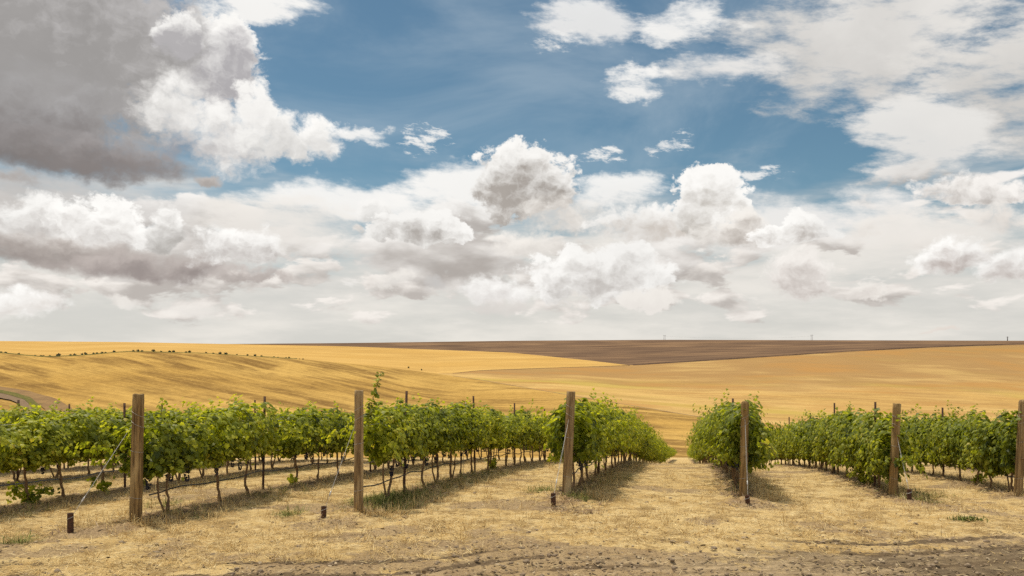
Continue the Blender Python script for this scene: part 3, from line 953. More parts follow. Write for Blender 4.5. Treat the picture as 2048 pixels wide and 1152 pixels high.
def trunk_mesh(seed):
    r = np.random.default_rng(300 + seed)
    z = np.linspace(-0.08, 0.78, 11)
    lean = r.uniform(-0.2, 0.2)
    wx = np.cumsum(r.normal(0, 0.017, 11)) + lean * (z / 0.78) + 0.05 * np.sin(z * r.uniform(4, 8) + r.uniform(0, 6))
    wy = np.cumsum(r.normal(0, 0.012, 11))
    wx -= wx[1]; wy -= wy[1]
    rad = np.interp(z, [-0.08, 0.04, 0.2, 0.7, 0.78], [0.042, 0.033, 0.022, 0.020, 0.026]) * r.uniform(0.85, 1.2) * (1 + 0.15 * r.normal(0, 1, 11))
    parts = [tube(np.stack([wx, wy, z], -1), rad, 8)]
    for s in (-1, 1):
        m = 9
        x = wx[-1] + s * np.linspace(0, 0.60, m)
        zz = 0.74 + 0.10 * np.sin(np.linspace(0, 1.4, m)) + r.normal(0, 0.008, m)
        parts.append(tube(np.stack([x, wy[-1] + np.cumsum(r.normal(0, 0.008, m)), zz], -1), np.linspace(0.024, 0.013, m), 6))
    if r.uniform() < 0.45:             # a second thin stem
        m = 8
        zz = np.linspace(-0.05, 0.75, m)
        s = r.choice([-1, 1])
        parts.append(tube(np.stack([s * (0.04 + 0.16 * np.sin(zz * 3)) + r.normal(0, 0.008, m), r.normal(0, 0.01, m) + 0.03, zz], -1), np.linspace(0.020, 0.012, m), 6))
    V, Fs = join(parts)
    return mesh_np('trunk', V, Fs, M['bark'], True)


def ico():
    bm = bmesh.new()
    bmesh.ops.create_icosphere(bm, subdivisions=1, radius=1)
    v = np.array([x.co[:] for x in bm.verts]); f = np.array([[q.index for q in p.verts] for p in bm.faces])
    bm.free()
    return v, f


ICO_V, ICO_F = ico()


def grape_mesh(seed):
    r = np.random.default_rng(500 + seed)
    parts = []
    for i in range(34):
        z = -r.uniform(0, 1) ** 0.8 * 0.20
        w = 0.052 * (1 - (abs(z + 0.05) / 0.17) ** 1.6 * 0.75)
        a = r.uniform(0, 6.28)
        q = np.array([math.cos(a) * w * r.uniform(0.5, 1), math.sin(a) * w * r.uniform(0.5, 1), z])
        parts.append((ICO_V * r.uniform(0.012, 0.016) + q, ICO_F))
    V, Fs = join(parts)
    return mesh_np('grape_cluster', V, Fs, M['grape'], True)


FOL = [foliage_mesh(i, 1.0 + 0.12 * (i % 3)) for i in range(9)]
TRK = [trunk_mesh(i) for i in range(8)]
GRP = [grape_mesh(i) for i in range(4)]

ORD = ['first', 'second', 'third', 'fourth', 'fifth', 'sixth', 'seventh', 'eighth', 'ninth', 'tenth', 'eleventh', 'twelfth', 'thirteenth',
       'fourteenth', 'fifteenth', 'sixteenth', 'seventeenth', 'eighteenth', 'nineteenth', 'twentieth']
# how each row is told apart (by its end post), and how many of its vines can be picked out singly
ROWNAME = ['the hidden row far behind the cracked post', 'the back row at the curving track', 'the row left of the cracked post',
           'the row of the cracked post', 'the row of the post with the tall shoot', 'the row of the leaning post by the aisle',
           'the row of the round-topped post', 'the row of the post with a low sprouting vine', 'the row of the post at the frame edge', 'the row beyond the post at the frame edge']


def row_xy(ri, Y):
    return ROWS[ri][0] + SLOPE * Y


ROW_ANG = math.atan2(1.0, SLOPE)        # local +X of a vine runs along the row
# distances of single vines known from the photograph, then regular planting
KNOWN = {3: [13.45, 14.9, 16.0, 17.9, 19.0], 4: [15.05, 16.1, 17.1, 18.0, 19.1, 20.2, 21.0, 22.4], 2: [12.2, 13.4, 14.6, 15.35, 16.5, 17.7],
         5: [16.45, 17.35, 18.4, 19.3, 20.3, 21.4]}
vine_rng = np.random.default_rng(42)
n_single = 0
far_vines = []


def add_shoot(parent, start, d, length, droop, seed, size=(0.05, 0.10), per=1):
    """a long cane standing clear of the canopy, with its own leaves"""
    r = np.random.default_rng(seed)
    ca_, sa_ = math.cos(-parent.rotation_euler.z), math.sin(-parent.rotation_euler.z)
    start = (start[0] * ca_ - start[1] * sa_, start[0] * sa_ + start[1] * ca_, start[2])
    d = (d[0] * ca_ - d[1] * sa_, d[0] * sa_ + d[1] * ca_, d[2])
    path = shoot_path(start, d, length, droop, r, 0.05)
    V, Fs = tube(path, np.linspace(0.007, 0.003, len(path)), 5, False)
    c = link('shoot', mesh_np('shoot', V, Fs, M['cane'], True), None, parent)
    P, N, T, S, K = leaves_on(path, r, per, size, 0.055)
    V, Fs, tt = leaves(P, N, T, S, np.clip(r.normal(0.5, 0.2, len(P)), 0, 0.9))
    lf = link('leaves', mesh_np('leaves', V, Fs, M['leaf'], False, dict(tint=tt)), None, c)
    lf['kind'] = 'stuff'


vines = {}
for ri, (c, y0, y1) in enumerate(ROWS):
    ys_ = list(KNOWN.get(ri, []))
    yy = (ys_[-1] if ys_ else y0 + 0.55)
    if not ys_:
        ys_.append(yy)
    while yy < y1:
        yy += 1.12 * vine_rng.uniform(0.9, 1.12)
        ys_.append(yy)
    for k_, Y in enumerate(ys_):
        X = row_xy(ri, Y) + vine_rng.normal(0, 0.04)
        scr = PX + F * X / Y
        if scr < -260 or scr > 2300:
            continue
        limit = {0: 30, 1: 34, 2: 36, 3: 40, 4: 48, 5: 74, 6: 66, 7: 62, 8: 46, 9: 34}[ri]
        z = float(gz(X, Y)) + 0.05
        rot = ROW_ANG + (math.pi if vine_rng.uniform() < 0.5 else 0) + vine_rng.normal(0, 0.05)
        sc_h = 1.0 * vine_rng.uniform(0.92, 1.07) * (1.06 if ri in (5, 6) else 0.95 if ri in (1, 2) else 1.0)
        fm = FOL[vine_rng.integers(len(FOL))]
        if Y > limit:
            far_vines.append((X, Y, z, rot, sc_h, fm))
            continue
        e = bpy.data.objects.new('grapevine', None)
        e.empty_display_size = 0.2
        col.objects.link(e)
        e.location = (X, Y, z)
        e.rotation_euler = (0, 0, rot)
        link('trunk', TRK[vine_rng.integers(len(TRK))], None, e)
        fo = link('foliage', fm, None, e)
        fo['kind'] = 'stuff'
        if ri >= 6:
            fo.material_slots[0].link = 'OBJECT'
            fo.material_slots[0].material = M['leaf_deep']
        low = {5: 1.12 + 0.25 * float(sstep(22, 50, Y)), 6: 1.2, 7: 1.32, 8: 1.3, 9: 1.25}.get(ri, 1.0)
        fo.scale = (vine_rng.uniform(0.98, 1.12), vine_rng.uniform(0.95, 1.2) * {5: 1.15, 6: 1.05}.get(ri, 1.0), sc_h * low)
        fo.location.z = 1.75 * (1 - low) * sc_h - 0.02
        if Y < 40:
            for gi in range(vine_rng.integers(2, 5) if Y < 30 else 2):
                gc = link('grape_cluster', GRP[vine_rng.integers(4)], None, e)
                gc.location = (vine_rng.uniform(-0.5, 0.5), vine_rng.choice([-1, 1]) * vine_rng.uniform(0.06, 0.2), vine_rng.uniform(0.66, 0.84))
                s_ = vine_rng.uniform(0.85, 1.25)
                gc.scale = (s_, s_, s_)
                gc['kind'] = 'stuff'
        idx = len(vines.setdefault(ri, []))
        vines[ri].append(e)
        n_single += 1
        if idx < len(ORD) and ri not in (0,):
            lab = f'leafy green grapevine, {ORD[idx]} along {ROWNAME[ri]}'
        else:
            lab = f'leafy green grapevine further down {ROWNAME[ri]}'
        tag(e, lab, 'grapevine', 'grapevines of ' + ROWNAME[ri])
print('single vines', n_single, 'far vines', len(far_vines))

# vines too far down the rows to pick out: one mass
vs_, fs_, ts_, off_ = [], [], [], 0
for X, Y, z, rot, s_, fm in far_vines:
    nv = len(fm.vertices)
    co = np.empty(nv * 3, np.float32); fm.vertices.foreach_get('co', co)
    fi = np.empty(len(fm.loops), np.int32); fm.loops.foreach_get('vertex_index', fi)
    tt = np.empty(nv, np.float32); fm.attributes['tint'].data.foreach_get('value', tt)
    co = co.reshape(-1, len(LEAF_V), 3)[::3]
    tt = tt.reshape(-1, len(LEAF_V))[::3].ravel()
    ctr = co[:, :1]
    co = (ctr + (co - ctr) * 1.6).reshape(-1, 3)
    ca_, sa_ = math.cos(rot), math.sin(rot)
    co = np.stack([co[:, 0] * ca_ - co[:, 1] * sa_ + X, co[:, 0] * sa_ + co[:, 1] * ca_ + Y, co[:, 2] * s_ + z], -1)
    nl = len(co) // len(LEAF_V)
    fs_.append((LEAF_F[None] + (np.arange(nl) * len(LEAF_V))[:, None, None]).reshape(-1, 3) + off_)
    vs_.append(co); ts_.append(tt); off_ += len(co)
if vs_:
    o = link('distant_vines', mesh_np('distant_vines', np.concatenate(vs_), np.concatenate(fs_), M['leaf'], False, dict(tint=np.concatenate(ts_))))
    tag(o, 'mass of green vine foliage where the rows run off downhill', 'vines', kind='stuff')

# long shoots seen against the fields, and low suckers
def vine_at(ri, x):
    return min(vines[ri], key=lambda e: abs(PX + F * e.location.x / e.location.y - x))


def shoot_at(ri, x, y, d_, ln, dr, sd, size=(0.05, 0.09), per=2):
    """a shoot whose foot shows at photo position x, y, on the nearest vine of a row"""
    v = vine_at(ri, x)
    Yv = ROWS[ri][0] * F / (x - PX - SLOPE * F)
    w = pt(np.array(float(x)), np.array(float(y)), Yv)
    add_shoot(v, tuple(w - np.array(v.location)), d_, ln, dr, sd, size, per)


shoot_at(4, 742, 838, (-0.10, 0.0, 1), 0.90, 0.0, 11, (0.06, 0.115), 4)
shoot_at(3, 322, 830, (0.0, 0.0, 1), 0.32, 0.05, 12)
shoot_at(3, 420, 830, (0.2, 0.0, 1), 0.25, 0.05, 15)
shoot_at(7, 1795, 835, (0.75, -0.3, 0.45), 0.60, 0.03, 13)
shoot_at(6, 1520, 885, (0.8, -0.3, 0.0), 0.50, 0.35, 14)
shoot_at(4, 790, 830, (0.1, 0.0, 1), 0.3, 0.05, 16)
shoot_at(4, 885, 835, (0.2, 0.0, 1), 0.3, 0.1, 20)
shoot_at(8, 1905, 832, (0.6, 0.0, 1), 0.4, 0.15, 17)
shoot_at(8, 2000, 838, (0.2, 0.0, 1), 0.35, 0.1, 21)
shoot_at(7, 1700, 830, (0.1, 0.0, 1), 0.35, 0.05, 18)
shoot_at(6, 1445, 825, (0.1, 0.0, 1), 0.35, 0.05, 19)
shoot_at(5, 1245, 825, (0.1, 0.0, 1), 0.3, 0.05, 22)


def add_sucker(parent, seed, n=3, h=0.45):
    r = np.random.default_rng(seed)
    P, N, T, S, K = [], [], [], [], []
    for i in range(n):
        a = r.uniform(0, 6.28)
        path = shoot_path((0, 0, 0.05), (math.cos(a) * 0.7, math.sin(a) * 0.7, 1), h * r.uniform(0.7, 1.2), 0.25, r)
        for lst, v_ in zip((P, N, T, S, K), leaves_on(path, r, 3, (0.06, 0.12))):
            lst.append(v_)
    P, N, T, S = (np.concatenate(a) for a in (P, N, T, S))
    V, Fs, tt = leaves(P, N, T, S, np.clip(r.normal(0.42, 0.2, len(P)), 0, 0.9))
    o_ = link('sucker_leaves', mesh_np('sucker_leaves', V, Fs, M['leaf'], False, dict(tint=tt)), None, parent)
    o_['kind'] = 'stuff'


for ri, x, n_, h_ in ((2, 62, 5, 0.62), (2, 215, 3, 0.35), (7, 1745, 7, 0.62), (4, 985, 4, 0.5), (8, 1845, 4, 0.5), (8, 1965, 3, 0.4), (3, 545, 2, 0.3), (6, 1440, 3, 0.4)):
    add_sucker(vine_at(ri, x), int(x), n_, h_)

# ------------------------------------------------------------------ end posts, anchors, guy wires
POSTS = [  # photo x of the foot, foot y, top y, lean of the top in px, distance, diameter, domed top, material, label
    (271, 1047, 788, 6, 12.7, 0.172, False, 'wood', 'thick brown wooden post with a long vertical crack and flat top'),
    (717, 1022, 781, 1, 13.7, 0.150, False, 'wood_grey', 'grey-brown wooden post with a leafy shoot rising beside its top'),
    (1133, 992, 783, 9, 15.8, 0.172, False, 'wood_grey', 'leaning wooden post at the row beside the open straw aisle'),
    (1487, 998, 803, 3, 16.3, 0.158, True, 'wood', 'round-topped wooden post in front of the lone bushy row end'),
    (1785, 995, 807, 9, 17.0, 0.165, False, 'wood', 'leaning wooden post next to a low sprouting vine'),
    (2036, 985, 800, 10, 17.5, 0.165, True, 'wood_grey', 'wooden post cut by the frame edge beyond the other posts'),
]


def post_mesh(h, dia, domed, seed):
    r = np.random.default_rng(seed)
    ns, nz = 28, 26
    a = np.linspace(0, 2 * np.pi, ns, endpoint=False)
    zs = list(np.linspace(-0.25, h - (0.05 if domed else 0.006), nz))
    rows = []
    crack_a = -np.pi / 2 - 0.15
    for z in zs:
        t = max(z, 0) / h
        rr = dia / 2 * (1.06 - 0.10 * t) * (1 + 0.018 * np.sin(2 * a + seed) + 0.012 * r.normal(0, 1, ns))
        cw = np.exp(-(((a - crack_a + 0.05 * math.sin(z * 5) + np.pi) % (2 * np.pi) - np.pi) / 0.10) ** 2)
        rr = rr * (1 - 0.20 * cw * (sstep(0.35, 0.75, t) if seed % 2 else sstep(0.1, 0.3, t) * sstep(0.95, 0.7, t)))
        rows.append(np.stack([np.cos(a) * rr, np.sin(a) * rr, np.full(ns, z)], -1))
    tops = ((0.03, 0.93), (0.05, 0.7), (0.06, 0.35)) if domed else ((0.006, 0.96),)
    zt = zs[-1]
    last = rows[-1]
    for dz_, k_ in tops:
        rows.append(np.stack([last[:, 0] * k_, last[:, 1] * k_, np.full(ns, zt + dz_) + (0 if domed else 0.006) * np.sin(a * 3)], -1))
    V = np.concatenate(rows + [np.array([[0, 0, rows[-1][0][2] + (0.002)]])])
    Fs = []
    for i in range(len(rows) - 1):
        for j in range(ns):
            j2 = (j + 1) % ns
            Fs.append((i * ns + j, i * ns + j2, (i + 1) * ns + j2, (i + 1) * ns + j))
    ctr = len(V) - 1
    b_ = (len(rows) - 1) * ns
    for j in range(0, ns, 2):
        Fs.append((ctr, b_ + j, b_ + j + 1, b_ + (j + 2) % ns))
    return V, np.array(Fs)


def ground_hit(x, y):
    """where the sight line of a photo position meets the ground"""
    Ys = np.linspace(7, 60, 4000)
    X = (x - PX) / F * Ys
    zl = CZ + (PY - y) / F * Ys
    i = np.argmax(gz(X, Ys) > zl)
    return np.array([X[i], Ys[i], float(gz(X[i], Ys[i]))])


post_objs = []
for i, (x, yb, yt, lean, Y, dia, domed, mat, lab) in enumerate(POSTS):
    X = (x - PX) / F * Y
    z0 = float(gz(X, Y))
    ztop = CZ + (PY - yt) / F * Y
    h = ztop - z0
    V, Fs = post_mesh(h, dia, domed, i + 1)
    e = bpy.data.objects.new('end_post', None)
    e.empty_display_size = 0.2
    col.objects.link(e)
    e.location = (X, Y, z0)
    e.rotation_euler = (0, math.atan2(lean / F * Y, h), 0.3 * i)
    if i:
        e.rotation_euler = (0, math.atan2(lean / F * Y, h), 0)
    tag(e, lab, 'post', 'wooden row-end posts')
    link('shaft', mesh_np('shaft', V, Fs, M[mat], True), None, e)
    for zz in (h - 0.46, h - 0.30, h - 0.88, 0.42):          # wire wraps
        aa = np.linspace(0, 2 * np.pi, 25)
        rr = dia / 2 * 1.05
        tilt = 0.05 if zz > h - 0.5 else 0.015
        V, Fs = tube(np.stack([np.cos(aa) * rr, np.sin(aa) * rr, zz + tilt * np.cos(aa) * (1 if i % 2 else -1)], -1), 0.0022, 5, False)
        link('wire_wrap', mesh_np('wire_wrap', V, Fs, M['wire'], True), None, e)
    post_objs.append((e, h, dia))

ANCH = [  # photo x, top y, foot y, end post, attach height as photo y, label words
    (141, 1027, 1068, 0, 850, 'beside the cracked post'),
    (647, 1013, 1040, 1, 850, 'near the post with the tall shoot'),
    (1107, 987, 1012, 2, 838, 'at the foot of the leaning post by the aisle'),
    (1496, 991, 1011, 3, 838, 'in front of the round-topped post'),
    (1819, 979, 1006, 4, 872, 'to the side of the post with the sprouting vine'),
]
for i, (x, yt, yb, pi, ya, wd) in enumerate(ANCH):
    p = ground_hit(x, yb)
    h = (yb - yt) / F * p[1]
    r = np.random.default_rng(i)
    # an old pipe stub: open top, rolled rim
    ns = 16
    a = np.linspace(0, 2 * np.pi, ns, endpoint=False)
    ro = 0.042
    prof = [(-0.2, ro), (0.0, ro), (h * 0.5, ro * 1.02), (h - 0.012, ro), (h, ro * 1.06), (h + 0.004, ro * 1.0), (h, ro * 0.8), (h - 0.06, ro * 0.78)]
    V = np.concatenate([np.stack([np.cos(a) * q * (1 + 0.03 * np.sin(a * 2 + i)), np.sin(a) * q, np.full(ns, z)], -1) for z, q in prof])
    Fs = [(k_ * ns + j, k_ * ns + (j + 1) % ns, (k_ + 1) * ns + (j + 1) % ns, (k_ + 1) * ns + j) for k_ in range(len(prof) - 1) for j in range(ns)]
    e = bpy.data.objects.new('anchor_stub', None)
    e.empty_display_size = 0.1
    col.objects.link(e)
    e.location = p
    e.rotation_euler = (r.normal(0, 0.03), r.normal(0, 0.04), 0)
    tag(e, 'short rusty anchor pipe stub ' + wd, 'anchor stub', 'rusty anchor stubs')
    link('pipe', mesh_np('pipe', V, np.array(Fs), M['rust'], True), None, e)
    aa = np.linspace(0, 2 * np.pi, 17)
    V, Fs = tube(np.stack([np.cos(aa) * (ro + 0.004), np.sin(aa) * (ro + 0.004), h * 0.78 + 0.02 * np.cos(aa)], -1), 0.004, 5, False)
    link('wire_loop', mesh_np('wire_loop', V, Fs, M['wire'], True), None, e)
    po, ph, dia = post_objs[pi]
    za = ph - (ya - POSTS[pi][2]) / F * POSTS[pi][4]
    top = np.array(po.location) + np.array([math.tan(po.rotation_euler.y) * za, 0, za])
    side = np.array([p[0] - top[0], p[1] - top[1], 0]); side /= np.linalg.norm(side)
    top = top + side * dia * 0.53
    bot = p + np.array([0, 0, h * 0.9]) - side * 0.03
    dirv = (bot - top)
    sep_ = np.array([-side[1], side[0], 0]) * 0.006
    parts = []
    for s_ in (-1, 1):
        t = np.linspace(0, 1, 14)[:, None]
        q = top + dirv * t + sep_ * s_ * np.sin(np.pi * t) + sep_ * 0.25 * s_ * np.sin(t * 60)
        parts.append(tube(q, 0.0024, 5, False))
    V, Fs = join(parts)
    o = link('guy_wire', mesh_np('guy_wire', V, Fs, M['wire'], True))
    tag(o, 'twisted guy wire to the stub ' + wd, 'wire', 'guy wires of the end posts')
    # the strainer knot half way down
    V, Fs = tube(np.array([top + dirv * q for q in (0.80, 0.82, 0.85, 0.87)]), [0.004, 0.013, 0.012, 0.004], 8)
    link('strainer', mesh_np('strainer', V, Fs, M['wire'], True), None, o)

# ------------------------------------------------------------------ steel stakes standing in the rows
STAKES = [(1, 35, 800), (0, 136, 808), (1, 325, 806), (2, 511, 800), (3, 526, 793), (2, 675, 812), (3, 741, 806), (4, 808, 782), (4, 950, 792),
          (4, 1029, 806), (4, 1088, 818), (5, 1197, 800), (6, 1470, 797), (7, 1750, 804), (7, 1669, 806), (7, 1620, 826), (7, 1580, 834),
          (8, 1887, 815), (2, 250, 806)]
SLAB = {35: 'standing alone at the edge of the frame above the vine tops', 136: 'short, barely above the leaves near the curving track', 325: 'hidden by a leafy shoot just past the cracked post',
        511: 'short one of a close pair between the two nearest posts', 526: 'tall one of a close pair between the two nearest posts', 675: 'small, shortly before the post with the tall shoot',
        741: 'half hidden in the tall shoot behind its post', 808: 'tallest, standing well clear of the leaves past the tall shoot', 950: 'tall with a thin rod standing close beside it',
        1029: 'small, between the rod and the leaning post', 1088: 'tiny, just before the leaning post by the aisle', 1197: 'in the row along the open aisle',
        1470: 'rising just behind the round-topped post', 1750: 'nearest to the post with the sprouting vine', 1669: 'tall, second from the post with the sprouting vine',
        1620: 'small, third from the post with the sprouting vine', 1580: 'tiny, farthest down the row of the sprouting vine', 1887: 'single, between the last two posts', 250: 'hidden behind the cracked post'}
for ri, x, yt in STAKES:
    c = ROWS[ri][0]
    Y = c * F / (x - PX - SLOPE * F)
    X = (x - PX) / F * Y
    z0 = float(gz(X, Y))
    h = min(max(CZ + (PY - yt) / F * Y - z0, 1.75), 2.2)
    w = 0.021
    # T section with studs
    prof = np.array([(-w, 0.004), (-w, -0.004), (w, -0.004), (w, 0.004), (0.004, 0.004), (0.004, 0.036), (-0.004, 0.036), (-0.004, 0.004)]) * 1.1
    V = np.concatenate([np.column_stack([prof, np.full(8, z)]) for z in (-0.2, h)])
    Fs = [(j, (j + 1) % 8, 8 + (j + 1) % 8, 8 + j) for j in range(8)] + [(8, 9, 10, 11), (12, 13, 14, 15)]
    e = bpy.data.objects.new('steel_stake', None)
    e.empty_display_size = 0.1
    col.objects.link(e)
    e.location = (X, Y, z0)
    e.rotation_euler = (vine_rng.normal(0, 0.012), vine_rng.normal(0, 0.015), 0.15)
    tag(e, 'rusty steel stake, ' + SLAB[x], 'stake', 'rusty steel stakes between the vines')
    link('stake_bar', mesh_np('stake_bar', V, np.array(Fs), M['rust']), None, e)
    V = np.concatenate([np.column_stack([prof * [0.9, 1.3] * 0.5 + [0, -0.006], np.full(8, z)]) for z in (h - 0.31, h - 0.275)])
    cl_ = link('clip', mesh_np('clip', V, np.array(Fs), M['rust']), None, e)
# a thin pale rod beside the second tall stake
Yr = ROWS[4][0] * F / (926 - PX - SLOPE * F)
Xr = (926 - PX) / F * Yr
zr = float(gz(Xr, Yr))
V, Fs = tube([(Xr, Yr, zr - 0.1), (Xr + 0.02, Yr, zr + 1.0), (Xr + 0.07, Yr, CZ + (PY - 804) / F * Yr)], 0.006, 6)
tag(link('thin_rod', mesh_np('thin_rod', V, Fs, M['wire'], True)), 'thin pale rod standing out of the vine tops beside a stake', 'rod')

# ------------------------------------------------------------------ hoses and wires along the rows
for ri, (c, y0, y1) in enumerate(ROWS):
    ye = min(y1, {5: 70, 6: 50, 7: 50}.get(ri, 40))
    yy = np.arange(y0 + (0.35 if ri == 3 else 0.1), ye, 0.3)
    X = row_xy(ri, yy)
    if ri >= 1:
        sag = 0.018 * np.sin(yy * 2.6 + ri) + 0.012 * np.sin(yy * 5.1)
        zz = gz(X, yy) + 0.43 + sag
        V, Fs = tube(np.stack([X + 0.02 * np.sin(yy * 1.7), yy, zz], -1), 0.012, 6)
        o = link('drip_hose', mesh_np('drip_hose', V, Fs, M['hose_blue' if ri in (2, 5) else 'hose'], True))
        tag(o, 'dark drip hose strung low along ' + ROWNAME[ri], 'hose', 'drip hoses')
    for zh, nm in ((0.84, 'lower'), (1.48, 'upper')):
        V, Fs = tube(np.stack([X, yy, gz(X, yy) + zh], -1), 0.003, 4, False)
        o = link('trellis_wire', mesh_np('trellis_wire', V, Fs, M['wire'], True))
        tag(o, f'{nm} trellis wire stretched along ' + ROWNAME[ri], 'wire', 'trellis wires')

# ------------------------------------------------------------------ straw, weeds, stones, prunings
def blades(n, seed, pos_xy, length, width, flat, bend=0.4, tint=(0, 1)):
    """n bent blades (two quads each) on the ground; flat = how far they lie over"""
    r = np.random.default_rng(seed)
    X, Y = pos_xy
    n = len(X)
    Z = gz(X, Y) + 0.004
    d_, s_ = row_dist(X, Y)
    Z = Z + np.exp(-(d_ / 0.42) ** 2) * 0.055 * (1 - sstep(25, 60, Y))
    road = sstep(0.45, -0.9, Y - road_edge(X))
    Z = Z - 0.025 * road
    a = r.uniform(0, 2 * np.pi, n)
    L = r.uniform(*length, n)
    el_ = np.abs(r.normal(0, 1, n)) * (1 - flat) + 0.03
    el_ = np.clip(el_, 0.02, 1.45)
    dirv = np.stack([np.cos(a) * np.cos(el_), np.sin(a) * np.cos(el_), np.sin(el_)], -1)
    sid = np.stack([-np.sin(a), np.cos(a), r.normal(0, 0.35, n)], -1)
    w = r.uniform(*width, n)[:, None]
    p0 = np.stack([X, Y, Z], -1)
    bd = np.stack([0 * a, 0 * a, -bend * L * np.sin(el_) * r.uniform(0, 1, n)], -1)
    pm = p0 + dirv * (L * 0.55)[:, None]
    pe = p0 + dirv * L[:, None] + bd
    V = np.stack([p0 - sid * w, p0 + sid * w, pm + sid * w * 0.9, pm - sid * w * 0.9, pe + sid * w * 0.25, pe - sid * w * 0.25], 1)
    Fs = np.array([(0, 1, 2, 3), (3, 2, 4, 5)])[None] + (np.arange(n) * 6)[:, None, None]
    return V.reshape(-1, 3), Fs.reshape(-1, 4), np.repeat(r.uniform(*tint, n), 6)


def scatter(n, seed, ymin, ymax, power=2.0):
    r = np.random.default_rng(seed)
    t = r.uniform(0, 1, n)
    Y = (ymin ** (1 - power) + t * (ymax ** (1 - power) - ymin ** (1 - power))) ** (1 / (1 - power))
    X = r.uniform(-0.72, 0.72, n) * Y
    return X, Y, r


X, Y, r = scatter(230000, 1, 8.2, 48, 1.75)
dn = value_noise(X * 0.9, Y * 0.9, 33, 3) * 0.5 + 0.5
rd = sstep(0.45, -0.9, Y - road_edge(X))
dr_, sr_ = row_dist(X, Y)
keep = r.uniform(0, 1, len(X)) < (0.06 + 1.1 * dn ** 2) * (1 - 0.8 * rd) * (1 - 0.9 * np.exp(-(dr_ / 0.5) ** 2)) * (1 - 0.85 * bare_patch(X, Y))
V, Fs, tt = blades(0, 2, (X[keep], Y[keep]), (0.05, 0.17), (0.0013, 0.0028), 0.86)
tag(link('straw_litter', mesh_np('straw_litter', V, Fs, M['straw'], False, dict(tint=tt))), 'flattened pale straw littering the ground', 'straw', kind='stuff')

# standing dry grass in tufts
X, Y, r = scatter(13000, 5, 9.0, 60, 1.6)
dn = value_noise(X * 0.45, Y * 0.45, 35, 3) * 0.5 + 0.5
rd = sstep(0.6, -0.4, Y - road_edge(X))
keep = (r.uniform(0, 1, len(X)) < dn ** 2 * 1.5) & (rd < 0.4)
X, Y = np.repeat(X[keep], 11), np.repeat(Y[keep], 11)
X, Y = X + r.normal(0, 0.05, len(X)), Y + r.normal(0, 0.05, len(X))
V, Fs, tt = blades(0, 6, (X, Y), (0.06, 0.22), (0.0016, 0.0032), 0.25, 0.5, (0.1, 0.9))
tag(link('dry_grass', mesh_np('dry_grass', V, Fs, M['straw'], False, dict(tint=tt))), 'short tufts of standing dry grass in the aisles', 'grass', kind='stuff')

spots = []
for ri, (c, y0, y1) in enumerate(ROWS):
    if ri < 1:
        continue
    n_ = 260
    yy = y0 - 0.3 + (min(y1, 40) - y0) * r.uniform(0, 1, n_) ** 1.8
    spots.append(np.stack([row_xy(ri, yy) + 0.45 + r.normal(0, 0.3, n_), yy], -1))
sp_ = np.concatenate(spots)
X, Y = np.repeat(sp_[:, 0], 14), np.repeat(sp_[:, 1], 14)
X, Y = X + r.normal(0, 0.06, len(X)), Y + r.normal(0, 0.06, len(X))
V, Fs, tt = blades(0, 46, (X, Y), (0.08, 0.30), (0.0015, 0.003), 0.22, 0.6, (0.15, 0.8))
tag(link('tall_dry_grass', mesh_np('tall_dry_grass', V, Fs, M['straw'], False, dict(tint=tt))), 'wispy golden dry grass fringing the vine rows', 'grass', kind='stuff')
# green weeds: along the shaded side of the rows and round some post feet
spots = []
r = np.random.default_rng(8)
for ri, ya, yb, n_, sp in ((4, 13.9, 22, 150, 0.22), (5, 17, 40, 50, 0.25), (3, 13.2, 22, 30, 0.25), (6, 17, 26, 25, 0.3), (2, 12, 18, 30, 0.25), (7, 17, 30, 20, 0.3)):
    yy = ya + (yb - ya) * r.uniform(0, 1, n_) ** 1.7
    spots.append(np.stack([row_xy(ri, yy) + 0.30 + r.normal(0, sp, n_), yy], -1))
for x, y, n_, sp in ((750, 1010, 120, 0.22), (790, 1000, 60, 0.25), (1095, 985, 22, 0.15), (1160, 1000, 30, 0.2), (585, 1030, 14, 0.12), (1835, 1005, 16, 0.12), (35, 1085, 12, 0.12), (1850, 992, 30, 0.25), (340, 1010, 14, 0.2)):
    p = ground_hit(x, y)
    spots.append(np.stack([p[0] + r.normal(0, sp, n_), p[1] + r.normal(0, sp, n_)], -1))
sp_ = np.concatenate(spots)
X, Y = np.repeat(sp_[:, 0], 12), np.repeat(sp_[:, 1], 12)
X, Y = X + r.normal(0, 0.05, len(X)), Y + r.normal(0, 0.05, len(X))
V, Fs, tt = blades(0, 9, (X, Y), (0.06, 0.26), (0.002, 0.0045), 0.2, 0.5)
tag(link('green_weeds', mesh_np('green_weeds', V, Fs, M['weed'], False, dict(tint=tt))), 'green grass and weeds growing in the shade beside the vine rows', 'weeds', kind='stuff')

# prunings and dead leaves heaped under the rows
tw = []
for ri, (c, y0, y1) in enumerate(ROWS):
    if ri < 1:
        continue
    n_ = 2600 if ri in (3, 4, 5, 6, 7) else 1200
    yy = y0 + (min(y1, 40) - y0) * r.uniform(0, 1, n_) ** 1.6
    tw.append(np.stack([row_xy(ri, yy) + r.normal(0.02, 0.28, n_), yy], -1))
for x, y, n_, sp in ((290, 1042, 90, 0.25), (160, 1062, 60, 0.25), (665, 1045, 60, 0.3), (1150, 1005, 120, 0.35), (1120, 1020, 90, 0.3), (1500, 1012, 90, 0.3), (1810, 1000, 120, 0.4), (1880, 1020, 60, 0.5)):
    p = ground_hit(x, y)
    tw.append(np.stack([p[0] + r.normal(0, sp, n_), p[1] + r.normal(0, sp * 0.8, n_)], -1))
tw = np.concatenate(tw)
V, Fs, tt = blades(0, 10, (tw[:, 0], tw[:, 1]), (0.05, 0.28), (0.003, 0.009), 0.84)
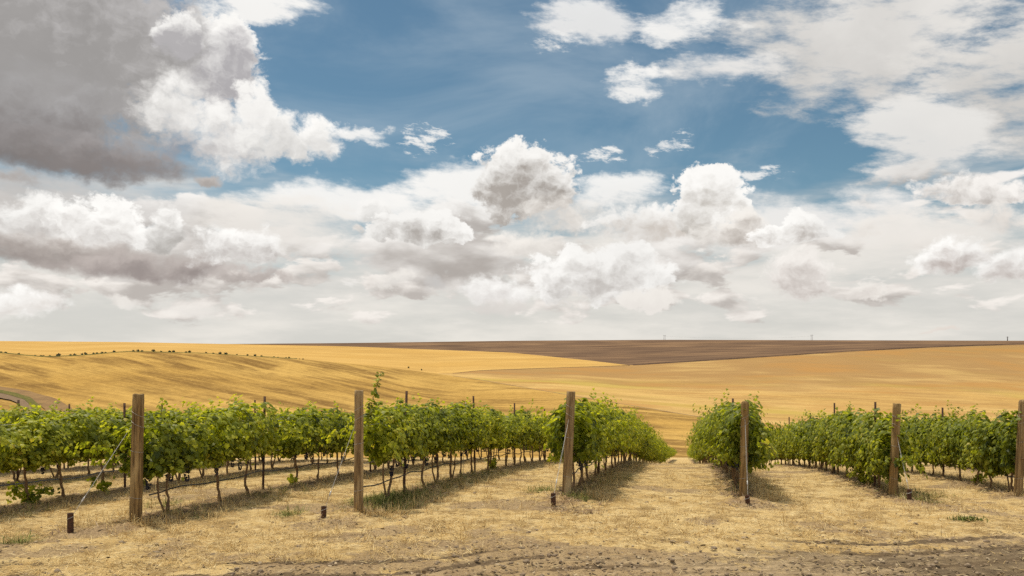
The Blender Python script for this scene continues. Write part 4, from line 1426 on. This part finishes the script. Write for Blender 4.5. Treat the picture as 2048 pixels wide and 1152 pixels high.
tag(link('prunings', mesh_np('prunings', V, Fs, M['twig'], False, dict(tint=tt))), 'brown prunings and dead leaves lying under the vine rows', 'prunings', kind='stuff')


def rocks(n, seed, XY, size, sink=0.35):
    r_ = np.random.default_rng(seed)
    X, Y = XY
    Z = gz(X, Y)
    s_ = r_.uniform(*size, len(X)) ** 1.0
    parts_v = []
    for i in range(len(X)):
        v = ICO_V * (1 + r_.normal(0, 0.16, (len(ICO_V), 1))) * np.array([1, r_.uniform(0.6, 1), r_.uniform(0.35, 0.65)]) * s_[i]
        a = r_.uniform(0, 6.28)
        v = np.stack([v[:, 0] * math.cos(a) - v[:, 1] * math.sin(a), v[:, 0] * math.sin(a) + v[:, 1] * math.cos(a), v[:, 2]], -1)
        parts_v.append(v + np.array([X[i], Y[i], Z[i] - s_[i] * 0.1]))
    Fs = ICO_F[None] + (np.arange(len(X)) * len(ICO_V))[:, None, None]
    return np.concatenate(parts_v), Fs.reshape(-1, 3)


X, Y, r = scatter(5200, 15, 8.2, 24, 1.8)
rd = sstep(1.6, -0.8, Y - road_edge(X))
dr_, _ = row_dist(X, Y)
keep = r.uniform(0, 1, len(X)) < 0.12 + 0.22 * rd + 0.6 * np.exp(-(dr_ / 0.4) ** 2)
V, Fs = rocks(0, 16, (X[keep], Y[keep]), (0.006, 0.026))
Xc, Yc, r = scatter(2600, 18, 8.4, 26, 1.8)
kc = r.uniform(0, 1, len(Xc)) < 0.04 + 0.38 * bare_patch(Xc, Yc) + 0.15 * np.exp(-(row_dist(Xc, Yc)[0] / 0.5) ** 2)
V2, F2 = rocks(0, 19, (Xc[kc], Yc[kc]), (0.02, 0.05))
V, Fs = join([(V, Fs), (V2, F2)])
tag(link('gravel', mesh_np('gravel', V, Fs, M['stone'])), 'small stones and crumbs of soil scattered over the track', 'gravel', kind='stuff')
# flat chips and dead leaves on the bare track
X, Y, r = scatter(15000, 25, 8.2, 26, 1.7)
rd = sstep(1.2, -0.6, Y - road_edge(X)) * (0.35 + 0.9 * sstep(-2, 7, X)) + 0.10
rd = rd * (0.3 + 1.4 * sstep(-0.2, 0.5, value_noise(X * 0.8, Y * 1.6, 61, 3))) + 0.35 * bare_patch(X, Y)
keep = r.uniform(0, 1, len(X)) < rd
V, Fs, tt = blades(0, 26, (X[keep], Y[keep]), (0.02, 0.075), (0.006, 0.018), 0.88)
tag(link('leaf_litter', mesh_np('leaf_litter', V, Fs, M['litter'], False, dict(tint=tt))), 'grey and brown chips and dead leaves strewn over the dirt track', 'litter', kind='stuff')
STONES = [(243, 1085, .045, 'near the cracked post'), (313, 1105, .05, 'in front of the cracked post'), (115, 1143, .06, 'at the lower edge under the rusty stub'), (598, 1093, .05, 'below the stub of the tall-shoot post'),
          (810, 1035, .07, 'just in front of the post with the tall shoot'), (1116, 1097, .055, 'pale, on the rut below the leaning post'), (1141, 1107, .055, 'dark, below the pale stone on the rut'),
          (1279, 1057, .04, 'alone in the mouth of the open aisle'), (1375, 1085, .045, 'at the end of the dark rut'), (1427, 1095, .055, 'on the track below the round-topped post'),
          (1308, 980, .055, 'pale, in the open aisle between the rows'), (1420, 938, .09, 'pale, beside the row of the round-topped post'), (602, 1096, .035, 'tiny, next to another stone on the straw'),
          (1865, 1130, .05, 'flat, on the dark dirt near the frame corner')]
for i, (x, y, s_, wd) in enumerate(STONES):
    p = ground_hit(x, y)
    V, Fs = rocks(0, 60 + i, (np.array([0.0]), np.array([0.0])), (s_, s_ * 1.01))
    V = V - np.array([0, 0, float(gz(0.0, 0.0))])
    o = link('stone', mesh_np('stone', V, Fs, M['stone']))
    o.location = p + np.array([0, 0, 0.005])
    tag(o, 'rough clod-like stone ' + wd, 'stone', 'larger stones on the ground')
# the flat green weed on the track
p = ground_hit(1937, 1040)
r = np.random.default_rng(77)
n_ = 420
V, Fs, tt = blades(0, 78, (p[0] + r.normal(0, 0.13, n_), p[1] + r.normal(0, 0.09, n_)), (0.03, 0.10), (0.004, 0.008), 0.3)
V = V - p
o = link('weed_patch', mesh_np('weed_patch', V, Fs, M['weed'], False, dict(tint=tt * 0.4)))
o.location = p
tag(o, 'low dark green weed spreading on the bare track', 'weed')

# ------------------------------------------------------------------ far details: track, shrubs, pylons
def on_hill(x, y):
    """point of the stubble hill on a photo bearing"""
    ly, ld, hy, hd = PY + 28.0 / 230 * F, 230.0, float(hill_y(x)), float(hill_d(x))
    e = np.clip((y - ly) / (hy - ly), 0, 1)
    t = 1 - (1 - e) ** (1 / 1.25)
    q = pt(np.array(float(x)), np.array(float(y)), ld + (hd - ld) * t)
    q[2] += float(value_noise(q[0] * 0.02, q[1] * 0.02, 4, 3)) * math.sin(math.pi * t) ** 0.7
    return q


def hill_strip(name, upper, lower, mat, lift, n=40):
    ux, uy = zip(*upper); lx, ly = zip(*lower)
    s = np.linspace(0, 1, n)
    su, sl = np.linspace(0, 1, len(ux)), np.linspace(0, 1, len(lx))
    P = []
    for k_ in np.linspace(0, 1, 5):
        for q in s:
            x = (1 - k_) * np.interp(q, su, ux) + k_ * np.interp(q, sl, lx)
            y = (1 - k_) * np.interp(q, su, uy) + k_ * np.interp(q, sl, ly)
            P.append(on_hill(x, y) + np.array([0, 0, lift]))
    me = mesh_np(name, np.array(P), grid_faces(5, n), mat, True)
    tag(link(name, me), kind='structure')


hill_strip('bare_bank', [(-80, 768), (0, 773), (60, 783), (105, 797), (140, 815), (160, 840)], [(-80, 783), (0, 787), (40, 796), (70, 806), (90, 820), (100, 845)], M['bare'], 0.35)
hill_strip('track_verge', [(-80, 779), (0, 782), (30, 787), (60, 797), (80, 815), (88, 840)], [(-80, 787), (0, 788), (25, 794), (48, 802), (62, 815), (68, 840)], M['verge'], 0.6)
hill_strip('hill_track', [(-80, 787.5), (0, 788.5), (25, 794.5), (48, 802.5), (62, 815.5), (68, 840)], [(-80, 797), (0, 799), (20, 803), (36, 810), (46, 820), (50, 845)], M['track'], 0.6)

r = np.random.default_rng(91)
SHR = []
for i in range(4):
    n_ = 170
    d_ = unit(r.normal(0, 1, (n_, 3)))
    rad = r.uniform(0.55, 1.0, n_)[:, None] * (1 + 0.25 * np.sin(d_[:, :1] * 5 + i) + 0.2 * np.sin(d_[:, 2:] * 6))
    P_ = d_ * rad * np.array([0.75, 0.75, 0.7]) + np.array([0, 0, 0.62])
    V, Fs, tt = leaves(P_, d_ + r.normal(0, 0.4, (n_, 3)), r.normal(0, 1, (n_, 3)), r.uniform(0.18, 0.36, n_), r.uniform(0, 0.8, n_))
    SHR.append(mesh_np('shrub_foliage', V, Fs, M['shrub'], False, dict(tint=tt)))
V, Fs = join([tube([(0, 0, -0.6), (0.03, 0, 0.2), (0.0, 0.04, 0.7)], [0.10, 0.07, 0.04], 6), tube([(0, 0, 0.2), (0.2, 0.1, 0.6), (0.35, 0.15, 0.9)], [0.05, 0.035, 0.02], 5)])
SHT = mesh_np('shrub_trunk', V, Fs, M['bark'], True)


def shrub(x, y, size, lab, grp):
    p = pt(np.array(float(x)), np.array(float(y)), float(hill_d(x)))
    e = bpy.data.objects.new('shrub', None)
    col.objects.link(e)
    e.location = p
    e.rotation_euler = (0, 0, r.uniform(0, 6.28))
    e.scale = (size * r.uniform(0.9, 1.2), size * r.uniform(0.9, 1.2), size * r.uniform(0.8, 1.2))
    link('trunk', SHT, None, e)
    c_ = link('crown', SHR[r.integers(4)], None, e)
    tag(e, lab, 'shrub', grp)


sx = [2, 11, 38, 70, 82, 87, 100, 115, 118, 141, 149, 164, 171, 187, 194, 204, 211, 228, 267, 276, 284, 307, 322, 339, 347, 372, 379, 412, 427, 440, 452, 474, 495, 510, 523, 548, 556, 572, 578, 592, 599, 606]
for x in sx:
    s_ = r.uniform(0.75, 1.4) * (1.0 if x < 540 else 0.75)
    shrub(x, hill_y(x) + 0.6, s_, 'small dark round shrub in the thin line along the hill crest', 'shrubs along the hill crest')
for x, y, lab in ((817, 736, 'tiny dark bush alone on the slope beyond the hill crest'), (843, 740.5, 'tiny dark bush low in the valley just before the field corner')):
    shrub(x, y, 0.9, lab, None)

for x, yt, lab, two in ((1329, 670, 'faint two-legged power pole on the skyline above the field corner', True), (1623.5, 669, 'tallest faint power pole in the middle of the ploughed skyline', True),
                        (2015, 673, 'dark single pole on the skyline close to the frame edge', False)):
    Yp = float(ptop_d(x)) + 30
    yb = float(ptop_y(x))
    b_ = pt(np.array(float(x)), np.array(yb), Yp)
    h = (yb - yt) / F * Yp
    e = bpy.data.objects.new('power_pole', None)
    col.objects.link(e)
    e.location = b_ - np.array([0, 0, 1.5])
    tag(e, lab, 'power pole', 'power poles on the skyline')
    for s_ in ((-1.3, 1.3) if two else (0.0,)):
        V, Fs = tube([(s_, 0, 0), (s_ * 0.95, 0, h * 0.5), (s_ * 0.9, 0, h + 1.5)], [0.30, 0.26, 0.22] if two else [0.9, 0.85, 0.8], 8)
        link('pole', mesh_np('pole', V, Fs, M['pylon'], True), None, e)
    V, Fs = tube([(-3.0, 0, h * 0.86 + 1.5), (0, 0, h * 0.86 + 1.5), (3.0, 0, h * 0.86 + 1.5)], 0.2, 6)
    link('crossarm', mesh_np('crossarm', V, Fs, M['pylon'], True), None, e)
# the line strung between the first two
pa, pb = (pt(np.array(q), np.array(672.5), float(ptop_d(q)) + 30) for q in (1329.0, 1623.5))
t = np.linspace(0, 1, 24)[:, None]
V, Fs = tube(pa + (pb - pa) * t - np.array([0, 0, 4.0]) * (4 * t * (1 - t)), 0.05, 4, False)
tag(link('power_line', mesh_np('power_line', V, Fs, M['pylon'])), 'thin power line sagging between the two faint poles', 'power line')
